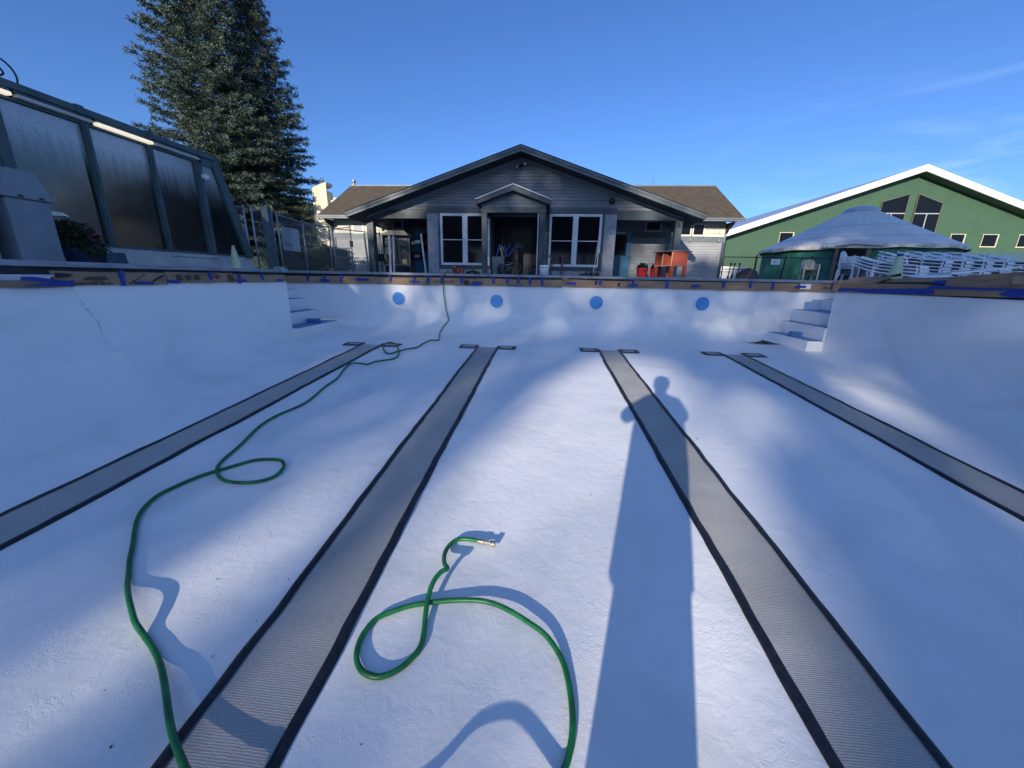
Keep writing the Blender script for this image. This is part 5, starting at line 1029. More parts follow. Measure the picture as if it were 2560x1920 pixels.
# red cabinet
rc = mat('orange_red_plywood', (.36, .065, .035), .6, var=.15, vscale=5); wd_ = mat('raw_wood_edge', (.62, .48, .30), .7, var=.1)
Cb = thing('red_cabinet', 'orange-red wooden cabinet on legs standing open in front of the right porch', 'cabinet', (4.56, 15.0, 0))
C0 = Vector((4.54, 14.86, 0)); dx = Vector((.985, .17, 0)).normalized(); dl = Vector((-.42, .91, 0)).normalized()
W1, W2 = .58, .92
def pt(a, b_, z): p = C0+dx*a+dl*b_; return (p.x, p.y, z)
def obox(nm, a0, a1, b0, b1, z0, z1, m_, zl=None):
    v = [pt(a0, b0, z0), pt(a1, b0, z0), pt(a1, b1, z0), pt(a0, b1, z0), pt(a0, b0, z1), pt(a1, b0, z1), pt(a1, b1, z1), pt(a0, b1, z1)]
    return MB().add(v, [(0,3,2,1),(4,5,6,7),(0,1,5,4),(1,2,6,5),(2,3,7,6),(3,0,4,7)]).build(nm, m_, Cb)
obox('front_panel', 0, W1, 0, .02, .50, .995, rc); obox('back_panel', W1-.02, W1, .021, W2, .50, .995, rc); obox('end_panel', 0, W1-.021, W2-.02, W2, .50, .995, rc); obox('shelf_divider', .0, W1-.021, .48, .50, .50, .93, rc)
obox('panel_edge', -.012, -.001, 0, .035, .50, .995, wd_); obox('panel_edge', -.012, -.001, .47, .51, .50, .93, wd_); obox('cabinet_floor', -.03, W1-.021, .021, W2-.021, .50, .52, wd_)
obox('cabinet_top', -.06, W1+.10, -.06, W2+.08, .997, 1.025, mat('brown_plank', (.22, .18, .13), .7, var=.15))
for a_, b_ in ((.0, .0), (W1-.09, .0), (.0, W2-.09), (W1-.09, W2-.09)): obox('cabinet_leg', a_, a_+.085, b_, b_+.085, 0, .499, rc)
# red tubs with black gear
for i, (x, y, lb) in enumerate(((4.03, 17.0, 'left red tub filled with black gear beside the blue door'), (4.60, 17.05, 'right red tub with black gear partly behind the red cabinet'))):
    T_ = thing('red_tub', lb, 'tub', (x, y, 0), group='red tubs in the right porch')
    g = MB(); g.lathe([(.17, 0), (.19, .015), (.228, .42), (.242, .43), (.242, .455), (.222, .455), (.20, .10), (0, .10)], (x, y, 0), 28); g.build('tub_body', mat('bright_red_plastic', (.50, .02, .03), .4), T_, smooth=True)
    MB().box(x-.05, x+.10, y-.262, y-.24, .36, .385).build('tub_handle', M['black'], T_)
    props(npmesh('black_gear', leafballs(260, (x, y, .50), (.18, .16, .12), .10, .03, .1, .2), 4, M['black'], origin=(x, y, .45)), 'black gear heaped in the '+('left' if i == 0 else 'right')+' red tub', 'gear')
g = MB(); g.box(3.78, 3.94, 18.13, 18.165, .42, .64); g.box(3.84, 3.88, 18.11, 18.129, .46, .60); props(g.build('outlet_box', M['bin'], origin=(3.86, 18.15, .5)), 'small grey electric box on the wall beside the blue door', 'electric box')
g = MB(); g.box(4.86, 5.10, 17.2, 17.4, .02, .48); props(g.build('grey_case', mat('dark_grey_case', (.10, .13, .16), .6), origin=(4.98, 17.3, 0), bevel=.01), 'dark grey upright case seen between the legs of the red cabinet', 'case')

# ---------------------------------------------------------------- right: black fence, yurt, barn
Fr = thing('chain_link_fence', 'low black chain-link fence in front of the yurt', 'fence', (11, 20, 0))
px_ = [8.5, 10.0, 11.32, 12.5, 13.9, 15.4, 17.0, 18.6]
for i, x in enumerate(px_):
    g = MB(); ln_ = -.10 if i == 2 else 0; g.tube([(x+ln_, 20, 0), (x, 20, 1.18)], .04 if i in (1, 2) else .03, 8); g.lathe([(.045, 1.18), (.04, 1.23), (0, 1.25)], (x, 20, 0), 8); g.build('fence_post', M['black'], Fr)
g = MB(); g.tube([(8.5, 20, 1.14), (18.6, 20, 1.14)], .022, 8); g.build('top_rail', M['black'], Fr)
g = MB(); g.tube([(8.5, 20, .58), (10.0, 20, .58)], .018, 8); g.build('middle_rail', M['black'], Fr)
wires((8.5, 20), (18.6, 20), .04, 1.12, .085, .0030, M['black'], Fr)
MB().box(10.65, 11.06, 19.94, 19.955, .82, 1.07).build('notice_sign', M['white'], Fr)
g = MB()
for z_, a, b_ in ((1.01, 10.76, 10.95), (.975, 10.74, 10.97), (.93, 10.72, 10.99), (.90, 10.76, 10.95)): g.box(a, b_, 19.932, 19.9395, z_, z_+.012)
g.build('sign_print', mat('grey_print', (.35, .30, .30), .7), Fr)
props(MB().box(8.3, 10.62, 22.0, 22.3, 0, .78).build('low_wall', M['white'], origin=(9.4, 22, 0), bevel=.02), 'low sunlit white wall behind the black fence, left of the yurt', 'wall')
for i, (x, lb) in enumerate(((7.10, 'leftmost of three black leaning umbrella poles by the black fence'), (7.24, 'middle one of three black leaning umbrella poles by the black fence'), (7.43, 'rightmost of three black leaning umbrella poles by the black fence'))):
    T_ = thing('umbrella_pole', lb, 'pole', (x-.03, 16, 0), group='black umbrella poles by the fence')
    MB().tube([(x-.06, 16, 0), (x, 16, .64)], .020, 8).build('pole_shaft', M['black'], T_); MB().tube([(x-.002, 16, .62), (x+.004, 16, .68)], .038, 10).build('pole_head', M['black'], T_)
    MB().tube([(x-.06, 16, 0), (x-.035, 16, .20+.06*i)], .038, 10).build('pole_sleeve', M['black'], T_)
g = MB(); g.lathe([(.42, 0), (.44, .2), (.36, .42), (.22, .54), (0, .60)], (8.95, 18.4, 0), 20); props(g.build('fire_pit_cover', mat('dark_cloth_cover', (.045, .05, .07), .8, var=.3), smooth=True, origin=(8.95, 18.4, 0)), 'dark domed cover behind a wooden chair by the black fence', 'cover')
Wc = thing('wooden_chair', 'low brown wooden chair in front of the dark domed cover', 'chair', (8.0, 16.8, 0))
wm = mat('brown_wood', (.22, .11, .055), .6)
g = MB(); g.bar((7.86, 16.8, .22), (8.30, 16.8, .24), .05, .03); g.build('armrest', wm, Wc); g = MB(); g.bar((8.18, 16.9, .16), (8.42, 16.95, .50), .04, .04); g.build('backrest', wm, Wc)
for a, b_ in (((7.88, 16.8, .22), (7.86, 16.8, 0)), ((8.22, 16.9, .22), (8.12, 16.9, 0))): g = MB(); g.bar(a, b_, .04, .04); g.build('leg', wm, Wc)
MB().box(7.90, 8.20, 16.78, 17.1, .12, .15).build('seat', wm, Wc)

YC = (18.6, 26.3); YR_ = 4.62
Yu = thing('yurt', 'round yurt with a pale fabric roof and dark green canvas wall', 'yurt', (YC[0], YC[1], 0))
rows = []
for k in range(181):
    a = 2*PI*k/180; f_ = .035*math.sin(k*.9)*math.sin(k*.37)+.02*math.sin(k*2.3)
    rows.append([(YC[0]+(YR_-.05+f_*s_)*math.cos(a), YC[1]+(YR_-.05+f_*s_)*math.sin(a), z) for z, s_ in ((0, 1.4), (.6, 1.0), (1.2, .8), (1.9, .3))])
MB().grid(rows).build('canvas_wall', mat('green_canvas', (.022, .155, .120), .7, var=.35, vscale=1.6, bump=.3, bscale=5, bdist=.06), Yu, smooth=True)
def roofm():
    m = mat('pale_roof_fabric', (.60, .61, .62), .38, var=.06, vscale=.7); return m
M['yroof'] = roofm(); rows = []
n = 180
for k in range(n+1):
    a = 2*PI*k/n; rib = .035*math.sin(a*17)**2
    prof = [(.80, 4.16), (1.6, 3.72), (2.6, 3.16), (3.6, 2.63), (4.4, 2.21), (4.80, 1.99)]
    rows.append([(YC[0]+r_*math.cos(a), YC[1]+r_*math.sin(a), z-rib*(1.2-r_/5)) for r_, z in prof])
MB().grid(rows).build('roof', M['yroof'], Yu, smooth=True)
rows = []
for k in range(n+1):
    a = 2*PI*k/n; wv_ = .03*math.sin(k*1.3)+.02*math.sin(k*.6+1); lowr = 1.80+.025*math.sin(k*.45)
    rows.append([(YC[0]+r_*math.cos(a), YC[1]+r_*math.sin(a), z) for r_, z in ((4.80, 1.99), (4.84+wv_*.4, 1.93), (4.83+wv_, lowr))])
val = MB().grid(rows).build('valance', mat('off_white_valance', (.56, .53, .46), .65, var=.3, vscale=3, bump=.3, bscale=14, bdist=.03), Yu, smooth=True)
MB().lathe([(.86, 4.10), (.86, 4.20), (.70, 4.34), (.40, 4.44), (0, 4.48)], (YC[0], YC[1], 0), 32).build('skylight_dome', mat('clear_dome', (.34, .42, .55), .2), Yu, smooth=True)
for r_, z in ((2.6, 3.165), (3.9, 2.48)): MB().tube([(YC[0]+r_*math.cos(2*PI*k/90), YC[1]+r_*math.sin(2*PI*k/90), z+.005) for k in range(90)], .008, 5, closed=True).build('roof_seam', mat('seam_grey', (.36, .38, .42), .7), Yu)
# door facing the pool
da = math.atan2(-26.3+.0, -18.6+1.2)-.02; dn = Vector((math.cos(da), math.sin(da), 0)); dt = Vector((-dn.y, dn.x, 0)); dc = Vector((YC[0], YC[1], 0))+dn*(YR_+.02)
def yb(nm, s0, s1, n0, n1, z0, z1, m_):
    v = []
    for z in (z0, z1):
        for s_, q in ((s0, n0), (s1, n0), (s1, n1), (s0, n1)): p = dc+dt*s_+dn*q; v.append((p.x, p.y, z))
    return MB().add(v, [(0,3,2,1),(4,5,6,7),(0,1,5,4),(1,2,6,5),(2,3,7,6),(3,0,4,7)]).build(nm, m_, Yu)
bw = mat('weathered_wood', (.16, .13, .09), .8, var=.3, vscale=9, stretch=(4, 4, 1))
yb('door_post', -.72, -.56, 0, .12, 0, 1.92, bw); yb('door_post', .56, .72, 0, .12, 0, 1.96, bw); yb('door', -.56, .56, 0, .05, 0, 1.78, M['dark']); yb('door_pane', -.46, .46, .051, .06, 1.1, 1.70, M['glass']); yb('door_bar', -.50, .50, .061, .09, 1.0, 1.05, M['steel'])
g = MB(); p0, p1, p2 = dc-dt*1.25+dn*.28, dc+dn*.30, dc+dt*1.15+dn*.28
g.add([(p0.x, p0.y, 1.99), (p1.x, p1.y, 2.17), (p2.x, p2.y, 2.02), (p0.x-dn.x*.5, p0.y-dn.y*.5, 2.10), (p1.x-dn.x*.9, p1.y-dn.y*.9, 2.34), (p2.x-dn.x*.5, p2.y-dn.y*.5, 2.12), (p0.x, p0.y, 1.86), (p1.x, p1.y, 2.00), (p2.x, p2.y, 1.88)], [(0, 1, 4, 3), (1, 2, 5, 4), (6, 7, 1, 0), (7, 8, 2, 1)]); g.build('door_hood', M['yroof'], Yu)
yb('hood_patch', -1.05, -.75, .30, .32, 1.84, 2.02, M['white'])

Bn = thing('green_barn', 'large green steel-sided barn with a white roof edge', 'barn', (41.1, 50, 0))
BX, BZ, BS, BH = 41.1, 12.75, .348, 19.95
bu = lambda x: BZ-.72-BS*abs(x-BX)
g = MB(); x = 21.7; Yb = 51.2
while x < 60.5:
    for a, b_, y0, y1 in ((x, x+.22, Yb, Yb), (x+.22, x+.25, Yb, Yb-.035), (x+.25, x+.29, Yb-.035, Yb-.035), (x+.29, x+.32, Yb-.035, Yb)):
        g.add([(a, y0, 0), (b_, y1, 0), (b_, y1, bu(b_)), (a, y0, bu(a))], [(0, 1, 2, 3)])
    x += .32
g.box(21.7, 21.75, Yb, 110, 0, 5.2); g.build('wall', M['barn'], Bn)
g = MB(); g.box(21.6, 60.6, Yb-.06, Yb-.037, 3.35, 3.42); g.build('belt_seam', M['barn'], Bn)
for sgn in (-1, 1):
    e = BX+sgn*BH; ze = BZ-BS*BH
    MB().prism([(BX, BZ+.03), (e, ze+.03), (e, ze-.1), (BX, BZ-.1)], 62, 'y', 50.12).build('roof', mat('grey_metal_roof', (.40, .42, .52), .35, metal=.3), Bn)
    MB().prism([(BX, BZ+.05), (e, ze+.05), (e, ze-.58), (BX, BZ-.60)], .1, 'y', 50.0).build('rake_fascia', mat('bright_white_fascia', (.80, .79, .72), .5), Bn)
    MB().prism([(BX, BZ-.61), (e, ze-.59), (e, ze-.64), (BX, BZ-.66)], 1.3, 'y', 50.02).build('soffit', mat('green_grey_soffit', (.10, .13, .12), .7), Bn)
cf = mat('cream_frame', (.58, .53, .38), .6)
def bwin(x0, x1, z0, z1):
    t = .11; y = Yb-.12; f_ = MB(); f_.box(x0-t, x1+t, y, Yb-.037, z1, z1+t*.6); f_.box(x0-t, x1+t, y, Yb-.037, z0-t, z0); f_.box(x0-t*.4, x0, y, Yb-.037, z0, z1); f_.box(x1, x1+t, y, Yb-.037, z0, z1); a = f_.build('window', cf, Bn); MB().box(x0, x1, y+.05, Yb-.038, z0, z1).build('pane', M['glass'], a)
for a, b_ in ((27.75, 29.2), (46.6, 48.0), (50.0, 51.5), (53.8, 55.3)): bwin(a, b_, 4.55, 5.80)
def bigwin(poly, xm, zm):
    P = poly; a = MB().prism(P, .04, 'y', Yb-.09).build('window', M['glass'], Bn); f_ = MB(); n_ = len(P)
    for i in range(n_): p, q = P[i], P[(i+1) % n_]; f_.bar((p[0], Yb-.11, p[1]), (q[0], Yb-.11, q[1]), .07, .09, (0, 1, 0))
    f_.build('frame', mat('brown_frame', (.12, .11, .09), .6), a); f_ = MB(); xs_ = [p[0] for p in P]; f_.box(min(xs_)+.05, max(xs_)-.05, Yb-.125, Yb-.092, zm-.05, zm+.05); f_.box(xm-.05, xm+.05, Yb-.125, Yb-.092, min(p[1] for p in P)+.05, zm-.051); f_.build('mullion', mat('grey_mullion', (.35, .36, .36), .6), a)
bigwin([(38.2, 5.7), (40.95, 5.7), (40.95, 10.05), (38.2, 9.22)], 39.5, 8.0); bigwin([(41.9, 5.7), (44.65, 5.7), (44.65, 9.10), (41.9, 10.05)], 43.3, 8.0)

# ---------------------------------------------------------------- plastic chairs and sun loungers
def chair(colr, name, lb, group, slats=7):
    C_ = thing(name, lb, 'chair', (0, 0, 0), group=group)
    g = MB(); P = []
    for i in range(7):
        y = -.22+i*.075; P.append([(x, y, .43-.02*math.cos(x*5)+.012*(abs(y)/.22)**3+(.0 if i else -.02)) for x in (-.225, -.15, -.05, .05, .15, .225)])
    sheet_(P, .012, g); g.build('seat', colr, C_, smooth=False)
    g = MB()
    for i in range(slats):
        t = (i/(slats-1)-.5)*2; x0, x1 = t*.13, t*.215; h_ = .90-.085*t*t*1.3
        pts = [(x0, .235, .445), (x0*1.15, .275, .60), (x1, .325, h_)]
        for a, b_ in zip(pts[:-1], pts[1:]): g.bar(a, b_, .027, .010, (0, -1, .3))
    rim = [(-.15, .235, .44), (-.215, .28, .60), (-.245, .315, .76), (-.20, .34, .85), (-.11, .35, .90), (0, .355, .915), (.11, .35, .90), (.20, .34, .85), (.245, .315, .76), (.215, .28, .60), (.15, .235, .44)]
    g.tube(smooth_path(rim, 3), .017, 6); g.bar((-.15, .235, .45), (.15, .235, .45), .02, .05); g.build('backrest', colr, C_)
    for s_ in (-1, 1):
        g = MB(); g.tube(smooth_path([(s_*.235, .30, .70), (s_*.275, .20, .665), (s_*.29, .0, .655), (s_*.285, -.20, .645), (s_*.275, -.245, .60)], 3), [.020]*13, 6); g.build('armrest', colr, C_)
        g = MB(); g.bar((s_*.275, -.235, .63), (s_*.265, -.27, 0), .05, .035, (0, 1, 0)); g.build('leg', colr, C_)
        g = MB(); g.bar((s_*.20, .22, .44), (s_*.255, .33, 0), .045, .035, (0, 1, 0)); g.build('leg', colr, C_)
    return C_
def sheet_(P, th, g):
    a = len(P); b = len(P[0]); g.grid(P); g.add([(q[0], q[1], q[2]-th) for row in P for q in row], [tuple(reversed((i*b+j, i*b+j+1, (i+1)*b+j+1, (i+1)*b+j))) for i in range(a-1) for j in range(b-1)])
M['beige'] = mat('beige_plastic', (.55, .50, .40), .5, var=.08); M['chairgreen'] = mat('green_plastic', (.06, .26, .11), .5, var=.08)
protos = [(M['beige'], (11.86, 19.0), 5, .060, -.25, 'beige', 'beige plastic armchair in the single stack before the yurt door', 'stacked beige plastic chairs', .72),
          (M['plastic'], (13.45, 18.9), 9, .060, .55, 'white', 'white plastic armchair in the tall stack right of the yurt door', 'tall stack of white plastic chairs', 1.0),
          (M['plastic'], (14.15, 19.1), 6, .060, .75, 'white', 'white plastic armchair in the shorter stack beside the tall one', 'shorter stack of white plastic chairs', 1.0),
          (M['chairgreen'], (13.72, 17.3), 4, .062, .4, 'green', 'green plastic chair in the stack behind the pale cone', 'stacked green plastic chairs', 1.0)]
def ordinal(i, n): return ['lowest', 'second from the bottom', 'third from the bottom', 'fourth from the bottom', 'fifth from the bottom', 'sixth from the bottom', 'seventh from the bottom', 'eighth from the bottom'][i] if i < n-1 else 'topmost'
for (m_, (x, y), n_, dz, rz, colr, lb, grp, scl) in protos:
    c0 = chair(m_, 'plastic_chair', lb+', '+ordinal(0, n_), grp); index_kids(); c0.location = (x, y, 0); c0.rotation_euler.z = rz; c0.scale = (1, 1, .86) if colr == 'beige' else (1, 1, 1)
    for k in range(1, n_): copy_tree(c0, None, (x, y, k*dz), rz, lb+', '+ordinal(k, n_), grp)
def lounger(slats=False, m1=None):
    C_ = thing('sun_lounger', 'white plastic sun lounger', 'sun lounger', (0, 0, 0))
    m1 = m1 or M['plastic']; P = []
    prof = [(-.03, .27), (.0, .325), (.10, .345), (.35, .36), (.7, .40), (1.1, .46), (1.25, .49), (1.5, .57), (1.75, .66), (1.93, .72)]
    g = MB(); n_ = 9
    for y, z in prof: P.append([(x, y+(.0 if y > .2 else .10*(x/.33)**2), z-.03*(1-(x/.33)**2)*(0 if y < .05 else 1)) for x in (-.33, -.22, -.11, 0, .11, .22, .33)])
    sheet_(P, .040, g); g.build('bed', m1, C_)
    for s_ in (-1, 1):
        g = MB(); g.tube([(s_*.335, y+(.0 if y > .2 else .10), z-.004) for y, z in prof[1:]], .024, 6); g.build('side_rail', m1, C_)
        g = MB(); g.tube(smooth_path([(s_*.345, .62, .38), (s_*.355, .66, .55), (s_*.355, .76, .63), (s_*.355, 1.06, .66), (s_*.355, 1.18, .62), (s_*.345, 1.24, .48)], 3), .015, 6); g.build('armrest', m1, C_)
        for y, zt_l in ((.16, .33), (1.30, .48)): g = MB(); g.bar((s_*.30, y, zt_l), (s_*.32, y-.04, .0), .06, .04, (0, 1, 0)); g.build('leg', m1, C_)
    return C_
lp = lounger(); index_kids()
lz = math.atan2(.55, .83)
stacks_ = [((13.86, 14.9), 6, .108, 'first tall lounger stack from the left'), ((14.60, 15.0), 6, .108, 'second tall lounger stack from the left'), ((15.25, 15.0), 6, .108, 'third tall lounger stack from the left'), ((15.95, 15.05), 6, .108, 'fourth tall lounger stack from the left'), ((16.72, 15.05), 6, .108, 'fifth tall lounger stack from the left'), ((17.5, 15.1), 6, .108, 'lounger stack cut by the right picture edge'), ((12.45, 14.1), 4, .105, 'short lounger stack beside the cone')]
first = True
for (x, y), n_, dz, nm_ in stacks_:
    for k in range(n_):
        lb = ordinal(k, n_)+' white lounger in the '+nm_
        z = k*dz-.06
        if first: lp.location = (x, y, z); lp.rotation_euler.z = lz; lp['label'] = lb; lp['group'] = 'white sun loungers stacked in a row'; first = False
        else: copy_tree(lp, None, (x+.012*((k*7) % 3-1), y, z), lz+.012*((k*5) % 3-1), lb, 'white sun loungers stacked in a row')
# upright lounger showing two columns of slats
U_ = thing('sun_lounger', 'slatted sun lounger standing on end between the white chairs and the cone', 'sun lounger', (13.35, 16.9, 0)); U_.rotation_euler.z = .25
U_.rotation_euler.x = -.12
def loc(mbx, nm, m_, par, bevel=0):
    o = mbx.build(nm, m_, None, bevel=bevel); o.parent = par; return o
g = MB(); g.tube(smooth_path([(-.33, 0, 0), (-.30, 0, .5), (-.24, 0, .95), (-.18, 0, 1.02), (.18, 0, 1.02), (.24, 0, .95), (.30, 0, .5), (.33, 0, 0)], 3), .024, 6); g.bar((0, -.01, 0), (0, -.01, 1.02), .07, .03, (0, 1, 0)); loc(g, 'frame', M['plastic'], U_)
for s_ in (-1, 1):
    g = MB()
    for k in range(16):
        z = .06+k*.06; w_ = .29-.07*(z/1.0)
        a, b_ = sorted((s_*.045, s_*w_)); g.box(a, b_, -.012, .012, z, z+.042)
    loc(g, 'slat_panel', mat('grey_slats', (.22, .24, .30), .6, var=.3, vscale=4), U_)
# tilted lounger near the pool edge
T_ = thing('sun_lounger', 'white lounger with grey slings lying tilted right behind the standing cardboard', 'sun lounger', (9.85, 10.2, .12)); T_.rotation_euler = (R(-4), R(-5), R(6))
g = MB(); g.tube([(-.55, -.05, -.10), (-.30, .0, .16), (-.28, .5, .18), (-.5, .5, -.08)], .018, 6); g.bar((-.3, 0, .16), (1.35, 0, .20), .05, .04); g.bar((-.3, .52, .18), (1.35, .52, .22), .05, .04)
for x in (-.28, .1, .36, .72, .95, 1.34): g.bar((x, 0, .18), (x, .52, .20), .05, .035)
loc(g, 'frame', M['plastic'], T_)
g = MB()
for a, b_ in ((.13, .33), (.39, .69), (.98, 1.31)): g.add([(a, .02, .19), (b_, .02, .197), (b_, .50, .213), (a, .50, .206)], [(0, 1, 2, 3)])
loc(g, 'sling', mat('grey_sling', (.16, .20, .27), .7), T_)
T_ = thing('white_table_top', 'white flat table top lying just behind the taped cardboard flap', 'table top', (8.25, 9.1, .13)); T_.rotation_euler = (R(6), R(-3), .15)
g = MB(); g.prism([(-.30, -.25), (.30, -.25), (.34, -.2), (.34, .25), (-.34, .25), (-.34, -.2)], .03, 'z', 0); loc(g, 'top_panel', M['plastic'], T_, .008)
g = MB(); g.box(-.25, .25, -.2, .2, -.12, -.002); loc(g, 'underframe', M['plastic'], T_)

# ---------------------------------------------------------------- the photographer (casts the long shadow)
Pn = thing('person', 'person standing in the pool with raised elbows taking the photograph', 'person', (-.10, -.40, -1.6))
def skin(name, V, E, Rr, mt_, root=0, sub=2):
    me = bpy.data.meshes.new(name); off = rootloc(Pn); me.from_pydata([tuple(Vector(v)-off) for v in V], E, []); me.update()
    o = link(name, me, Pn, mt_); md_ = o.modifiers.new('skin', 'SKIN')
    for i, r_ in enumerate(Rr): me.skin_vertices[0].data[i].radius = (r_, r_) if not isinstance(r_, tuple) else r_
    me.skin_vertices[0].data[root].use_root = True; md_.use_smooth_shade = True
    s_ = o.modifiers.new('sub', 'SUBSURF'); s_.levels = sub; s_.render_levels = sub; return o
bv = [(-.05, -.38, -.58), (-.06, -.38, -.35), (-.08, -.37, -.10), (-.09, -.37, .06), (-.10, -.36, .16), (-.10, -.35, .22),
      (-.115, -.38, -.70), (-.105, -.38, -1.08), (-.10, -.38, -1.50), (-.13, -.26, -1.56),
      (.03, -.38, -.70), (.045, -.38, -1.08), (.05, -.38, -1.50), (.08, -.26, -1.56),
      (-.24, -.37, .07), (-.40, -.24, -.13), (-.13, -.09, -.07), (.07, -.37, .07), (.19, -.24, -.12), (.09, -.09, -.07)]
be = [(0,1),(1,2),(2,3),(3,4),(4,5),(0,6),(6,7),(7,8),(8,9),(0,10),(10,11),(11,12),(12,13),(3,14),(14,15),(15,16),(3,17),(17,18),(18,19)]
br = [(.19,.14),(.205,.13),(.235,.13),(.17,.11),.06,.055,.125,.105,.085,.05,.125,.105,.085,.05,.10,.085,.034,.095,.075,.034]
M['jacket'] = mat('dark_jacket', (.05, .06, .08), .8, var=.2, vscale=8); jk = MB(); ring = [(.165, -.10, .06), (.14, -.10, .15), (.09, -.10, .21), (.0, -.095, .232), (-.2, -.08, .238), (-.4, -.065, .232), (-.55, -.06, .226), (-.70, -.052, .216), (-.86, -.045, .205), (-.87, -.045, .19)]
jk.grid([[(c_+hw*math.cos(2*PI*k/36)*(1+.02*math.sin(k*2.1+z_*9)), -.37+(.145 if z_ < .1 else .09)*math.sin(2*PI*k/36)*(1+.03*math.sin(k*1.3+z_*7)), z_) for k in range(37)] for z_, c_, hw in ring]); jk.build('long_jacket', M['jacket'], Pn, smooth=True)
M['skin'] = mat('skin_tone', (.48, .30, .22), .55)
body = skin('body', bv, be, br, M['jacket'])
g = MB(); g.lathe([(0, -.135), (.045, -.125), (.068, -.08), (.082, -.02), (.088, .04), (.080, .09), (.05, .125), (0, .137)], (-.10, -.34, .31), 24, 1, 1.18); g.tube([(-.10, -.245, .315), (-.10, -.222, .285)], [.010, .014], 8)
g.build('head', M['skin'], Pn, smooth=True)
g = MB(); g.lathe([(.094, .02), (.096, .06), (.086, .105), (.05, .140), (0, .150)], (-.10, -.352, .31), 24, 1, 1.15); g.build('hair', mat('brown_hair', (.06, .04, .025), .8), Pn, smooth=True)
for s_ in (-1, 1):
    g = MB(); g.lathe([(0, -.012), (.012, 0), (0, .012)], (-.10+s_*.032, -.248, .325), 10); g.build('eye', mat('eye_white', (.6, .6, .6), .3), Pn, smooth=True)
    g = MB(); g.lathe([(0, -.03), (.012, -.01), (.014, .015), (0, .03)], (-.10+s_*.090, -.345, .305), 10, .7, 1.3); g.build('ear', M['skin'], Pn, smooth=True)
g = MB(); g.tube([(-.125, -.238, .255), (-.10, -.234, .252), (-.075, -.238, .255)], .005, 6); g.build('mouth', mat('lips', (.35, .13, .11), .5), Pn)
for s_, hx in ((-1, -.085), (1, .085)):
    V = [(hx+s_*.03, -.085, -.07), (hx, -.055, -.055)]; E = [(0, 1)]; Rr = [.024, .026]
    for k in range(4):
        b0 = len(V); z = -.022-.020*k; V += [(hx+s_*.008, -.035, z), (hx+s_*.004, -.012, z), (hx-s_*(.018-.003*k), -.010, z-.002)]; E += [(1, b0), (b0, b0+1), (b0+1, b0+2)]; Rr += [.0095, .0085, .0075]
    b0 = len(V); V += [(hx-s_*.012, -.048, -.030), (hx-s_*.034, -.041, -.034)]; E += [(1, b0), (b0, b0+1)]; Rr += [.011, .009]
    skin('hand', V, E, Rr, M['skin'])
for s_ in (-1, 1):
    x = -.13 if s_ < 0 else .08; g = MB(); g.prism([(-.45, -1.60), (-.20, -1.60), (-.18, -1.575), (-.22, -1.54), (-.33, -1.51), (-.45, -1.51)], .10, 'x', x-.05); g.build('shoe', mat('dark_shoe', (.03, .03, .035), .6), Pn, bevel=.015)
Ph = thing('mobile_phone', 'black phone held up by the photographer', 'phone', (0, -.025, -.05))
g = MB(); g.box(-.079, .079, -.031, -.023, -.088, -.012); g.build('phone_body', M['black'], Ph, bevel=.003)

